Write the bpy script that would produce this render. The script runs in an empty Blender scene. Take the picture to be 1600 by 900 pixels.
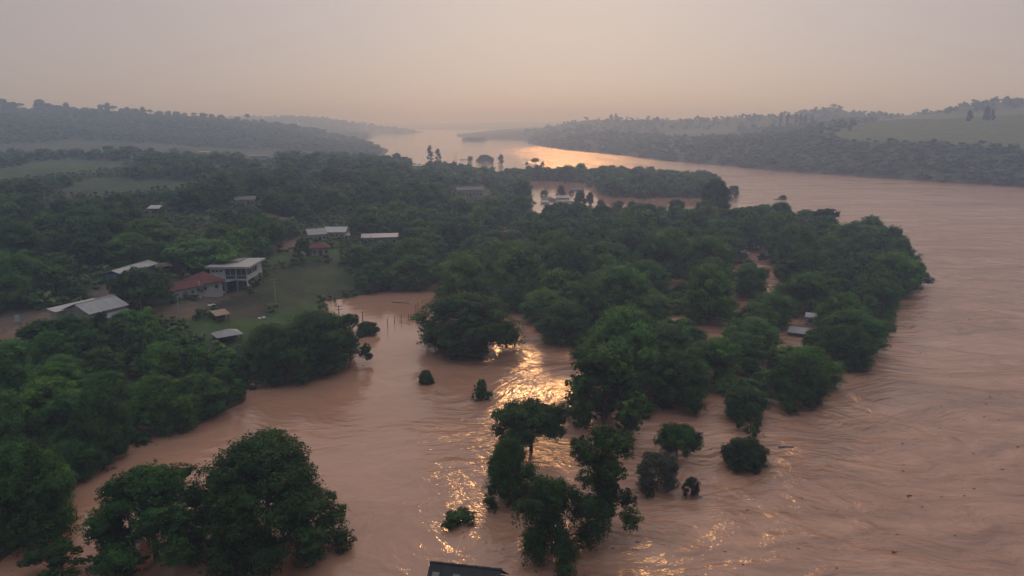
# Flooded river valley under smoke haze, seen from a drone 55 m above the water.
import bpy, math, random
import numpy as np
from mathutils import Vector, Matrix

C = bpy.context.scene.collection
scene = bpy.context.scene
R = math.radians

# ------------------------------------------------------------------ camera
CAM_H = 55.0
PITCH = R(12.8)
FPX = 800 / math.tan(R(35.0))            # focal length in pixels of the 1600 px wide photograph
cam_data = bpy.data.cameras.new('camera')
cam_data.sensor_width = 36.0
cam_data.lens = 36.0 * FPX / 1600
cam_data.clip_start = 0.5
cam_data.clip_end = 40000
cam = bpy.data.objects.new('camera', cam_data)
cam.location = (0, 0, CAM_H)
cam.rotation_euler = (R(90) - PITCH, 0, 0)
C.objects.link(cam)
scene.camera = cam

# ------------------------------------------------------------------ light
SUN_EL, SUN_AZ = R(21), R(4.3)           # azimuth measured from +Y towards +X
sun_data = bpy.data.lights.new('sun', 'SUN')
sun_data.energy = 0.55
sun_data.angle = R(4.0)
sun_data.color = (1.0, 0.50, 0.20)
sun = bpy.data.objects.new('sun', sun_data)
d = Vector((math.sin(SUN_AZ) * math.cos(SUN_EL), math.cos(SUN_AZ) * math.cos(SUN_EL), math.sin(SUN_EL)))
sun.rotation_euler = d.to_track_quat('Z', 'Y').to_euler()
sun.location = d * 400
C.objects.link(sun)

world = bpy.data.worlds.new('World')
scene.world = world
world.use_nodes = True
wn, wl = world.node_tree.nodes, world.node_tree.links
wn.clear()
w_out = wn.new('ShaderNodeOutputWorld')
sky = wn.new('ShaderNodeTexSky')
sky.sky_type = 'NISHITA'
sky.sun_disc = False
sky.sun_elevation = SUN_EL
sky.sun_rotation = SUN_AZ
sky.altitude = 200
sky.air_density = 1.0
sky.dust_density = 1.0
sky.ozone_density = 1.5
bg_sky = wn.new('ShaderNodeBackground')
bg_sky.inputs['Strength'].default_value = 0.05
wl.new(sky.outputs[0], bg_sky.inputs['Color'])
# the smoke pall over the valley: a pinkish layer, brighter round the hidden sun
geo = wn.new('ShaderNodeNewGeometry')
dot = wn.new('ShaderNodeVectorMath'); dot.operation = 'DOT_PRODUCT'
nrm = wn.new('ShaderNodeVectorMath'); nrm.operation = 'NORMALIZE'
tc = wn.new('ShaderNodeTexCoord')
wl.new(tc.outputs['Generated'], nrm.inputs[0])
wl.new(nrm.outputs[0], dot.inputs[0])
dot.inputs[1].default_value = d
ramp = wn.new('ShaderNodeValToRGB')
mr = wn.new('ShaderNodeMapRange')
mr.inputs['From Min'].default_value = -1; mr.inputs['From Max'].default_value = 1
wl.new(dot.outputs['Value'], mr.inputs['Value'])
wl.new(mr.outputs[0], ramp.inputs[0])
els = ramp.color_ramp.elements
SKY_RAMP = [(0.0, (0.06, 0.075, 0.10)), (0.60, (0.13, 0.145, 0.185)), (0.75, (0.27, 0.26, 0.305)), (0.85, (0.38, 0.33, 0.35)), (0.925, (0.46, 0.39, 0.395)),
            (0.967, (0.53, 0.455, 0.46)), (1.0, (0.62, 0.52, 0.485))]  # low end dimmed, out of view behind the camera, to darken crown sides
els[0].position, els[0].color = SKY_RAMP[0][0], (*SKY_RAMP[0][1], 1)
els[1].position, els[1].color = SKY_RAMP[-1][0], (*SKY_RAMP[-1][1], 1)
for p_, c_ in SKY_RAMP[1:-1]:
    e = els.new(p_); e.color = (*c_, 1)
bg_smoke = wn.new('ShaderNodeBackground')
bg_smoke.inputs['Strength'].default_value = 1.08
# bluish zenith light added out of view, so crowns and water are lit from above
sep = wn.new('ShaderNodeSeparateXYZ'); wl.new(nrm.outputs[0], sep.inputs[0])
zr = wn.new('ShaderNodeMapRange'); zr.interpolation_type = 'SMOOTHSTEP'
zr.inputs['From Min'].default_value = 0.30; zr.inputs['From Max'].default_value = 1.0
wl.new(sep.outputs['Z'], zr.inputs['Value'])
zen = wn.new('ShaderNodeMix'); zen.data_type = 'RGBA'; zen.blend_type = 'ADD'
zen.inputs[7].default_value = (0.70, 0.76, 0.82, 1)
wl.new(zr.outputs[0], zen.inputs[0]); wl.new(ramp.outputs[0], zen.inputs[6])
wl.new(zen.outputs[2], bg_smoke.inputs['Color'])
add = wn.new('ShaderNodeMixShader')          # the smoke hides most of the clear sky behind it
add.inputs[0].default_value = 0.86
wl.new(bg_sky.outputs[0], add.inputs[1]); wl.new(bg_smoke.outputs[0], add.inputs[2])
wl.new(add.outputs[0], w_out.inputs['Surface'])

scene.view_settings.view_transform = 'Standard'
scene.view_settings.look = 'None'
scene.view_settings.exposure = 0.0
scene.view_settings.gamma = 1.0
scene.cycles.max_bounces = 6
scene.cycles.diffuse_bounces = 2
scene.cycles.glossy_bounces = 2
scene.cycles.transmission_bounces = 2
scene.cycles.volume_bounces = 1
scene.cycles.sample_clamp_indirect = 4
scene.cycles.use_denoising = True

# ------------------------------------------------------------------ projection helpers
CP, SP = math.cos(PITCH), math.sin(PITCH)
def ray(u, v):
    x, y = (u - 800) / FPX, (450 - v) / FPX
    return np.array([x, CP + y * SP, -SP + y * CP])
def at_z(u, v, z=0.0):
    r = ray(u, v); t = (z - CAM_H) / r[2]
    return np.array([r[0] * t, r[1] * t, z])
def at_d(u, v, dist):
    r = ray(u, v); t = dist / math.hypot(r[0], r[1])
    return np.array([r[0] * t, r[1] * t, CAM_H + r[2] * t])
def project(P):
    P = np.atleast_2d(np.asarray(P, float))
    x, y, z = P[:, 0], P[:, 1], P[:, 2] - CAM_H
    dep = y * CP - z * SP
    dep = np.where(np.abs(dep) < 1e-6, 1e-6, dep)
    return 800 + FPX * x / dep, 450 - FPX * (y * SP + z * CP) / dep, dep
def in_poly(u, v, poly):
    u, v = np.asarray(u, float), np.asarray(v, float)
    res = np.zeros(u.shape, bool)
    n = len(poly)
    for i in range(n):
        x1, y1 = poly[i]; x2, y2 = poly[(i + 1) % n]
        if y1 == y2: continue
        c = ((y1 > v) != (y2 > v)) & (u < (x2 - x1) * (v - y1) / (y2 - y1) + x1)
        res ^= c
    return res
def in_any(u, v, polys):
    res = np.zeros(np.asarray(u).shape, bool)
    for p in polys: res |= in_poly(u, v, p)
    return res

# ------------------------------------------------------------------ object helpers
def tag(o, label=None, cat=None, group=None, kind=None):
    if label: o['label'] = label
    if cat: o['category'] = cat
    if group: o['group'] = group
    if kind: o['kind'] = kind
    return o
def empty(name, loc, rz=0.0):
    o = bpy.data.objects.new(name, None)
    o.empty_display_size = 0.5
    o.location = loc; o.rotation_euler = (0, 0, rz)
    C.objects.link(o)
    return o
def link_mesh(name, me, parent=None, mat=None):
    o = bpy.data.objects.new(name, me)
    C.objects.link(o)
    if mat is not None and not me.materials: me.materials.append(mat)
    if parent is not None: o.parent = parent
    return o
def mesh_np(name, verts, faces, attr=None, smooth=False, colname='tone'):
    """verts (N,3), faces (M,k) with k = 3 or 4; attr: per-vertex float or rgb."""
    me = bpy.data.meshes.new(name)
    verts = np.ascontiguousarray(verts, np.float32); faces = np.ascontiguousarray(faces, np.int32)
    k = faces.shape[1]
    me.vertices.add(len(verts)); me.vertices.foreach_set('co', verts.ravel())
    me.loops.add(faces.size); me.loops.foreach_set('vertex_index', faces.ravel())
    me.polygons.add(len(faces))
    me.polygons.foreach_set('loop_start', np.arange(0, faces.size, k, dtype=np.int32))
    me.polygons.foreach_set('loop_total', np.full(len(faces), k, np.int32))
    if smooth: me.polygons.foreach_set('use_smooth', np.ones(len(faces), bool))
    if attr is not None:
        if attr.ndim == 1:
            a = me.attributes.new(colname, 'FLOAT', 'POINT'); a.data.foreach_set('value', np.ascontiguousarray(attr, np.float32))
        else:
            a = me.attributes.new(colname, 'FLOAT_COLOR', 'POINT')
            rgba = np.ones((len(attr), 4), np.float32); rgba[:, :3] = attr
            a.data.foreach_set('color', rgba.ravel())
    me.update(calc_edges=True)
    return me

class MB:
    """collects boxes, prisms and tubes into one mesh"""
    def __init__(s): s.v, s.f = [], []
    def add(s, vs, fs):
        n = len(s.v); s.v += [tuple(map(float, p)) for p in vs]; s.f += [tuple(i + n for i in f) for f in fs]; return s
    def box(s, x0, x1, y0, y1, z0, z1):
        return s.add([(x0, y0, z0), (x1, y0, z0), (x1, y1, z0), (x0, y1, z0), (x0, y0, z1), (x1, y0, z1), (x1, y1, z1), (x0, y1, z1)],
                     [(3, 2, 1, 0), (4, 5, 6, 7), (0, 1, 5, 4), (1, 2, 6, 5), (2, 3, 7, 6), (3, 0, 4, 7)])
    def slab(s, quad, t):
        """a sheet of thickness t below the four corner points (counter-clockwise from above)"""
        q = [Vector(p) for p in quad]; n = (q[1] - q[0]).cross(q[3] - q[0]).normalized() * t
        return s.add([p - n for p in q] + q, [(3, 2, 1, 0), (4, 5, 6, 7), (0, 1, 5, 4), (1, 2, 6, 5), (2, 3, 7, 6), (3, 0, 4, 7)])
    def tube(s, pts, rads, n=6, cap=True):
        rings = []
        pts = [Vector(p) for p in pts]
        for i, p in enumerate(pts):
            t = (pts[min(i + 1, len(pts) - 1)] - pts[max(i - 1, 0)]).normalized()
            a = t.cross(Vector((0.13, 0.97, 0.21))).normalized(); b = t.cross(a)
            rings.append([p + (a * math.cos(2 * math.pi * k / n) + b * math.sin(2 * math.pi * k / n)) * rads[i] for k in range(n)])
        vs = [q for r in rings for q in r]; fs = []
        for i in range(len(pts) - 1):
            for k in range(n):
                fs.append((i * n + k, i * n + (k + 1) % n, (i + 1) * n + (k + 1) % n, (i + 1) * n + k))
        if cap:
            fs.append(tuple(range(n))[::-1]); fs.append(tuple(range((len(pts) - 1) * n, len(pts) * n)))
        return s.add(vs, fs)
    def build(s, name, mat, parent=None, smooth=False):
        me = bpy.data.meshes.new(name); me.from_pydata(s.v, [], s.f)
        if smooth: me.polygons.foreach_set('use_smooth', np.ones(len(me.polygons), bool))
        me.update()
        return link_mesh(name, me, parent, mat)

# ------------------------------------------------------------------ materials
def new_mat(name):
    m = bpy.data.materials.new(name); m.use_nodes = True
    nt = m.node_tree; nt.nodes.clear()
    out = nt.nodes.new('ShaderNodeOutputMaterial')
    return m, nt.nodes, nt.links, out
def simple_mat(name, col, rough=0.7, spec=0.3, var=0.25, scale=1.5, metallic=0.0, stain=None, bump=0.0):
    """plain weathered surface: two scales of noise vary the colour"""
    m, n, l, out = new_mat(name)
    b = n.new('ShaderNodeBsdfPrincipled'); l.new(b.outputs[0], out.inputs['Surface'])
    g = n.new('ShaderNodeTexCoord')
    t1 = n.new('ShaderNodeTexNoise'); t1.inputs['Scale'].default_value = scale; t1.inputs['Detail'].default_value = 6; t1.inputs['Roughness'].default_value = 0.65
    l.new(g.outputs['Object'], t1.inputs['Vector'])
    rp = n.new('ShaderNodeValToRGB'); l.new(t1.outputs[0], rp.inputs[0])
    s = stain if stain else tuple(c * (1 - 1.6 * var) for c in col)
    rp.color_ramp.elements[0].position = 0.32; rp.color_ramp.elements[0].color = (*s, 1)
    rp.color_ramp.elements[1].position = 0.60; rp.color_ramp.elements[1].color = (*col, 1)
    l.new(rp.outputs[0], b.inputs['Base Color'])
    b.inputs['Roughness'].default_value = rough; b.inputs['Specular IOR Level'].default_value = spec; b.inputs['Metallic'].default_value = metallic
    if bump:
        bp = n.new('ShaderNodeBump'); bp.inputs['Strength'].default_value = bump; bp.inputs['Distance'].default_value = 0.05
        l.new(t1.outputs[0], bp.inputs['Height']); l.new(bp.outputs[0], b.inputs['Normal'])
    return m
def leaf_mat(name, dark, light, trans=0.34):
    m, n, l, out = new_mat(name)
    at = n.new('ShaderNodeAttribute'); at.attribute_name = 'tone'
    oi = n.new('ShaderNodeObjectInfo')
    rp = n.new('ShaderNodeValToRGB'); rp.color_ramp.elements[0].color = (*dark, 1); rp.color_ramp.elements[1].color = (*light, 1)
    l.new(at.outputs['Fac'], rp.inputs[0])
    mx = n.new('ShaderNodeMix'); mx.data_type = 'RGBA'; mx.blend_type = 'MULTIPLY'; mx.inputs[0].default_value = 1.0
    l.new(rp.outputs[0], mx.inputs[6]); l.new(oi.outputs['Color'], mx.inputs[7])
    b = n.new('ShaderNodeBsdfPrincipled'); b.inputs['Roughness'].default_value = 0.6; b.inputs['Specular IOR Level'].default_value = 0.18
    t = n.new('ShaderNodeBsdfTranslucent')
    l.new(mx.outputs[2], b.inputs['Base Color']); l.new(mx.outputs[2], t.inputs['Color'])
    ms = n.new('ShaderNodeMixShader'); ms.inputs[0].default_value = trans
    l.new(b.outputs[0], ms.inputs[1]); l.new(t.outputs[0], ms.inputs[2]); l.new(ms.outputs[0], out.inputs['Surface'])
    return m
M_LEAF = leaf_mat('leaf_green', (0.013, 0.050, 0.011), (0.096, 0.220, 0.038))
M_LEAF_GREY = leaf_mat('leaf_grey_green', (0.045, 0.062, 0.040), (0.105, 0.125, 0.075))
M_BARK = simple_mat('bark', (0.10, 0.075, 0.055), 0.9, 0.1, 0.3, 3.0)
# ------------------------------------------------------------------ terrain: heights fitted to surveyed points
def fit_points():
    pts = []
    Z = lambda u, v, z: pts.append(at_z(u, v, z))
    D = lambda u, v, dist: pts.append(at_d(u, v, dist))
    def line(poly, n, off=0.0, z=0.0):
        for (a, b), (c, e) in zip(poly[:-1], poly[1:]):
            for k in range(n): Z(a + (c - a) * k / n, b + (e - b) * k / n + off, z)
        Z(poly[-1][0], poly[-1][1] + off, z)
    def DZ(u, dist, z):
        r = ray(u, 200); t = dist / math.hypot(r[0], r[1]); pts.append(np.array([r[0] * t, r[1] * t, z]))
    line([(-80, 960), (0, 878), (60, 835), (95, 760), (150, 735), (198, 700), (205, 655), (245, 655), (285, 680), (330, 652), (383, 628), (388, 600), (440, 585), (510, 560),
                 (520, 520), (500, 490), (505, 472), (560, 462), (610, 454), (650, 448), (690, 430), (715, 400), (745, 370), (775, 340), (800, 322), (826, 305)], 3)
    for u, v in [(60, 900), (150, 820), (240, 760), (330, 720), (450, 680), (560, 620), (580, 520), (620, 490), (600, 700), (600, 800), (300, 850), (450, 850)]: Z(u, v, -3)
    for u, v in [(800, 900), (900, 700), (1000, 850), (1250, 800), (1300, 690), (1500, 850), (1500, 600), (1550, 450), (1500, 360), (1300, 310), (1600, 330), (1180, 285), (1000, 256),
                 (900, 245), (850, 250), (780, 230), (720, 222), (650, 215), (620, 212), (1750, 420), (1750, 700), (700, 235), (760, 258)]: Z(u, v, -5)
    for u, v in [(760, 480), (760, 420), (850, 470), (850, 390), (950, 450), (1000, 560), (950, 620), (1100, 420), (1250, 450), (1350, 420), (1250, 560), (1150, 600), (1000, 350), (1150, 360), (900, 330),
                 (1000, 300), (860, 300), (1080, 300), (850, 345)]: Z(u, v, -1.3)
    # left bank
    for u, v, z in [(0, 800, 1.5), (0, 700, 3.5), (0, 600, 5.5), (0, 520, 8), (0, 480, 9.5), (0, 420, 12), (0, 360, 15), (0, 320, 17.5), (0, 290, 19), (0, 265, 21), (0, 245, 22),
                    (-200, 700, 5), (-200, 500, 10), (-200, 350, 17), (-200, 260, 23), (-350, 500, 12), (-350, 280, 24),
                    (120, 700, 1.5), (200, 600, 3), (200, 550, 5), (200, 500, 7.5), (150, 505, 8.2), (200, 450, 9.5), (200, 400, 12), (200, 350, 15), (200, 300, 18), (200, 265, 21), (200, 243, 23),
                    (300, 615, 1.5), (300, 560, 3), (300, 500, 5.0), (300, 468, 6.5), (300, 420, 10),
                    (400, 555, 1.0), (360, 530, 2.5), (400, 520, 3), (400, 485, 4), (387, 458, 5.2), (340, 458, 5.5), (400, 420, 8.5), (400, 380, 11), (400, 340, 14), (400, 300, 18), (400, 265, 21), (400, 250, 22),
                    (450, 480, 2), (500, 440, 3), (500, 402, 7), (500, 375, 9), (500, 330, 12.5), (500, 290, 17), (500, 262, 20), (500, 247, 21),
                    (600, 420, 3), (600, 385, 6), (600, 340, 9.5), (600, 300, 13), (600, 268, 16), (600, 257, 17),
                    (680, 400, 2), (690, 350, 4), (700, 320, 5.5), (700, 295, 8), (700, 284, 9), (790, 308, 1.5), (760, 300, 4)]: Z(u, v, z)
    # behind the first crest: a misty side valley, then the long dark ridge
    for u, dd, z in [(-200, 1150, 12), (0, 1100, 10), (200, 1100, 10), (400, 1150, 9), (560, 1150, 3), (600, 1000, 0), (660, 900, 0), (720, 860, -1), (640, 1200, -4), (600, 1900, -3)]: DZ(u, dd, z)
    for u, v in [(-250, 165), (-100, 168), (0, 171), (60, 174), (130, 177), (200, 181), (270, 185), (330, 189), (400, 196), (450, 203), (500, 213), (540, 222)]: D(u, v, 1850)
    for u in (-150, 0, 150, 300): DZ(u, 2600, 30)
    DZ(450, 2500, 8); DZ(575, 1850, 0)
    for u, v in [(400, 192), (440, 191), (480, 191), (530, 195), (570, 203), (600, 212)]: D(u, v, 3600)
    DZ(608, 3600, 0); DZ(590, 3000, 0)
    for u, v in [(340, 184), (380, 181), (420, 186)]: D(u, v, 5500)
    for u, v in [(620, 200), (680, 197), (730, 195), (780, 193), (840, 194), (880, 191)]: D(u, v, 7000)
    for u in (640, 720, 800): DZ(u, 5200, -2)
    # right bank
    bank = [(823, 220), (830, 226), (880, 234), (960, 242), (1050, 252), (1150, 261), (1250, 270), (1350, 277), (1450, 284), (1600, 293), (1750, 303), (1900, 316)]
    line(bank, 5)
    for u, v, z in [(850, 222, 8), (900, 224, 14), (1000, 228, 16), (1100, 236, 16), (1200, 244, 15), (1300, 252, 15), (1400, 258, 16), (1500, 262, 17), (1600, 268, 18), (1800, 280, 20)]: Z(u, v, z)
    for u, v, dd in [(860, 196, 2700), (900, 190, 2400), (960, 189, 2200), (1050, 190, 2100), (1160, 191, 2000), (1000, 212, 1750), (1100, 214, 1550),
                     (1220, 206, 1500), (1150, 222, 1250), (1250, 222, 1060), (1290, 209, 1120), (1340, 196, 1180), (1400, 186, 1200), (1500, 182, 1200), (1600, 176, 1200), (1750, 168, 1200),
                     (1350, 226, 930), (1420, 230, 900), (1500, 232, 880), (1600, 236, 850), (1750, 240, 850)]: D(u, v, dd)
    for u, dd, z in [(1250, 1650, 35), (1400, 1420, 52), (1550, 1420, 58), (1680, 1420, 62), (1100, 2800, 30), (950, 3500, 20)]: DZ(u, dd, z)
    for u, v, dd in [(1180, 187, 2100), (1240, 185, 2100), (1268, 177, 2100), (1300, 171, 2100), (1330, 180, 2100), (1360, 187, 2100), (1420, 186, 1900), (1465, 179, 1750), (1493, 170, 1750), (1512, 167, 1750), (1535, 160, 1750), (1560, 157, 1750), (1600, 160, 1750), (1750, 150, 1750)]: D(u, v, dd)
    for u in (-400, 0, 400, 800, 1200, 1600, 2000): DZ(u, 14000, 25)
    for u in (900, 1300, 1700): DZ(u, 5000, 30)
    for az in (-75, -60, 60, 75):
        for dd in (30, 300, 3000):
            pts.append(np.array([math.sin(R(az)) * dd, math.cos(R(az)) * dd, (-4 if az > 0 else 8) if dd < 3000 else 40]))
    for az in (-60, -30, 0, 30, 60): pts.append(np.array([math.sin(R(az)) * 25, math.cos(R(az)) * 25, -5]))
    return np.array(pts)
def polar(x, y): return np.stack([np.arctan2(x, y) * 2.6, np.log(np.hypot(x, y))], -1)
FP = fit_points()
_q = polar(FP[:, 0], FP[:, 1])
_K = np.sqrt(((_q[:, None] - _q[None]) ** 2).sum(-1) + 1e-4)
_A = np.block([[_K + np.eye(len(_q)) * 1e-3, np.ones((len(_q), 1))], [np.ones((1, len(_q))), np.zeros((1, 1))]])
_W = np.linalg.solve(_A, np.append(FP[:, 2], 0))
_wave = [(random.Random(i).uniform(-1, 1), random.Random(i + 50).uniform(-1, 1), random.Random(i + 90).uniform(0, 6.28)) for i in range(10)]
_bk = np.array([at_z(u, v) for u, v in [(823, 220), (830, 226), (880, 234), (960, 242), (1050, 252), (1150, 261), (1250, 270), (1350, 277), (1450, 284), (1600, 293), (1750, 303), (1900, 316)]])
BANK_AZ = np.arctan2(_bk[:, 0], _bk[:, 1]); BANK_LR = np.log(np.hypot(_bk[:, 0], _bk[:, 1]))
def height(x, y):
    x, y = np.asarray(x, float), np.asarray(y, float); sh = x.shape; x, y = x.ravel(), y.ravel()
    q = polar(x, y); z = np.empty(len(x))
    for i in range(0, len(x), 20000):
        qq = q[i:i + 20000]
        z[i:i + 20000] = np.sqrt(((qq[:, None] - _q[None]) ** 2).sum(-1) + 1e-4) @ _W[:-1] + _W[-1]
    r = np.hypot(x, y); rough = np.zeros(len(x))
    for k, (a, b, p) in enumerate(_wave):
        L = 14 * 1.6 ** k
        rough += np.sin((a * x + b * y) * 6.28 / L + p) * np.minimum(L * 0.008, r * 0.0016) * (r > L * 0.8)
    z = z + rough * np.clip((z - 0.4) / 4, 0, 1)
    # the water line of the right bank, fixed exactly
    az = np.arctan2(x, y); lb = np.interp(az, BANK_AZ, BANK_LR); dl = np.log(r) - lb; on = (az > BANK_AZ[0])
    z = np.where(on & (dl < 0), np.minimum(z, -0.3 + 30 * dl), z)
    z = np.where(on & (dl > 0) & (dl < 0.5), np.maximum(z, np.minimum(5, 60 * dl)), z)
    z = np.where(on & (dl > 0), np.minimum(z, 2.5 + 130 * dl), z)
    return z.reshape(sh)
def hit(u, v):
    """where the sight line through photo pixel (u, v) meets water or land"""
    r = ray(u, v); hz = math.hypot(r[0], r[1])
    ds = np.exp(np.linspace(math.log(40), math.log(9000), 900)); t = ds / hz
    g = np.maximum(height(r[0] * t, r[1] * t), 0); zz = CAM_H + r[2] * t
    k = np.argmax(zz <= g)
    if k == 0: return at_d(u, v, 2000)
    f = (zz[k - 1] - g[k - 1]) / ((zz[k - 1] - g[k - 1]) - (zz[k] - g[k]) + 1e-9)
    dd = ds[k - 1] + (ds[k] - ds[k - 1]) * f
    p = at_d(u, v, dd); p[2] = max(float(height(np.array([p[0]]), np.array([p[1]]))[0]), 0.0)
    return p

# ground cover patches (outlines of the fields, lawns, yards and tracks)
F_GREEN = [[(-150, 262), (0, 262), (60, 252), (190, 249), (205, 258), (150, 268), (60, 274), (0, 284), (-150, 290)]]
F_DARK = [[(85, 296), (150, 277), (285, 277), (295, 292), (200, 303), (100, 305)], [(396, 256), (440, 258), (485, 276), (480, 290), (440, 282), (400, 270)]]
LAWN = [[(288, 500), (345, 497), (400, 500), (440, 480), (500, 472), (497, 492), (445, 520), (420, 545), (350, 545), (305, 530)], [(425, 392), (465, 392), (470, 404), (440, 412), (420, 408)],
        [(465, 388), (530, 388), (535, 402), (470, 405)], [(195, 592), (290, 590), (300, 610), (250, 612), (200, 610)]]
ROUGH = [[(395, 455), (420, 425), (530, 405), (560, 455), (505, 470), (440, 480), (400, 480)], [(20, 330), (110, 322), (140, 350), (60, 390), (0, 400), (-50, 360)]]
DIRT = [[(120, 490), (150, 452), (190, 425), (205, 432), (185, 462), (200, 475), (150, 480)], [(-40, 512), (10, 490), (60, 482), (110, 484), (130, 500), (80, 512), (40, 530), (-40, 535)],
        [(240, 482), (300, 470), (335, 462), (385, 452), (388, 462), (340, 478), (300, 498), (250, 500)], [(430, 388), (440, 372), (468, 372), (470, 394)], [(405, 335), (440, 333), (470, 345), (420, 348)],
        [(255, 440), (262, 420), (300, 415), (310, 424), (270, 436)]]
SOIL = [[(325, 478), (372, 462), (410, 462), (420, 490), (400, 500), (345, 497)]]
R_GREEN = [[(1285, 212), (1330, 198), (1400, 184), (1600, 170), (1900, 160), (1900, 245), (1600, 236), (1500, 230), (1420, 224), (1330, 222)], [(1020, 205), (1150, 200), (1150, 214), (1040, 214)]]

def build_terrain():
    az = np.radians(np.linspace(-78, 78, 420)); rr = np.exp(np.linspace(math.log(22), math.log(15000), 440))
    A, RR = np.meshgrid(az, rr)
    x, y = np.sin(A) * RR, np.cos(A) * RR
    z = height(x, y)
    rng = np.random.default_rng(3)
    u, v, dep = project(np.stack([x.ravel(), y.ravel(), z.ravel()], -1))
    ju = u + rng.normal(0, 1.2, u.shape); jv = v + rng.normal(0, 0.5, v.shape)
    near = RR.ravel() < 800
    col = np.tile(np.array([0.050, 0.066, 0.030]), (len(u), 1))
    def paint(polys, c, lim=None):
        m = in_any(ju, jv, polys)
        if lim is not None: m &= lim
        col[m] = c
    paint(F_GREEN, (0.050, 0.078, 0.034), near); paint(F_DARK, (0.040, 0.064, 0.032), near); paint(ROUGH, (0.046, 0.062, 0.030), near)
    paint(LAWN, (0.040, 0.076, 0.024), near); paint(DIRT, (0.120, 0.090, 0.075), near); paint(SOIL, (0.044, 0.043, 0.030), near)
    paint(R_GREEN, (0.085, 0.112, 0.055), RR.ravel() < 2000)
    wet = (z.ravel() < 0.35) & (RR.ravel() < 1500)
    col[wet] = col[wet] * 0.5 + np.array([0.10, 0.06, 0.04]) * 0.5
    n, k = x.shape
    idx = np.arange(n * k).reshape(n, k)
    f = np.stack([idx[:-1, :-1], idx[:-1, 1:], idx[1:, 1:], idx[1:, :-1]], -1).reshape(-1, 4)
    # sight-line order differs from the right-hand rule: flip so that normals point up
    me = mesh_np('terrain', np.stack([x, y, z], -1).reshape(-1, 3), f[:, ::-1], col, True, 'cover')
    m, nn, l, out = new_mat('ground_cover')
    b = nn.new('ShaderNodeBsdfPrincipled'); b.inputs['Roughness'].default_value = 0.9; b.inputs['Specular IOR Level'].default_value = 0.1
    at = nn.new('ShaderNodeAttribute'); at.attribute_name = 'cover'
    g = nn.new('ShaderNodeNewGeometry')
    t1 = nn.new('ShaderNodeTexNoise'); t1.inputs['Scale'].default_value = 0.09; t1.inputs['Detail'].default_value = 8; t1.inputs['Roughness'].default_value = 0.7
    t2 = nn.new('ShaderNodeTexNoise'); t2.inputs['Scale'].default_value = 0.9; t2.inputs['Detail'].default_value = 4
    l.new(g.outputs['Position'], t1.inputs['Vector']); l.new(g.outputs['Position'], t2.inputs['Vector'])
    rp = nn.new('ShaderNodeValToRGB'); rp.color_ramp.elements[0].position = 0.3; rp.color_ramp.elements[0].color = (0.42, 0.46, 0.46, 1)
    rp.color_ramp.elements[1].position = 0.7; rp.color_ramp.elements[1].color = (1.65, 1.45, 1.3, 1)
    l.new(t1.outputs[0], rp.inputs[0])
    mx = nn.new('ShaderNodeMix'); mx.data_type = 'RGBA'; mx.blend_type = 'MULTIPLY'; mx.inputs[0].default_value = 1
    l.new(at.outputs['Color'], mx.inputs[6]); l.new(rp.outputs[0], mx.inputs[7])
    bp = nn.new('ShaderNodeBump'); bp.inputs['Strength'].default_value = 0.7; bp.inputs['Distance'].default_value = 0.6
    l.new(t2.outputs[0], bp.inputs['Height']); l.new(bp.outputs[0], b.inputs['Normal'])
    l.new(mx.outputs[2], b.inputs['Base Color']); l.new(b.outputs[0], out.inputs['Surface'])
    tag(link_mesh('terrain', me, None, m), 'green river banks and hills rising from the brown flood', 'terrain', kind='structure')
build_terrain()

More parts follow.
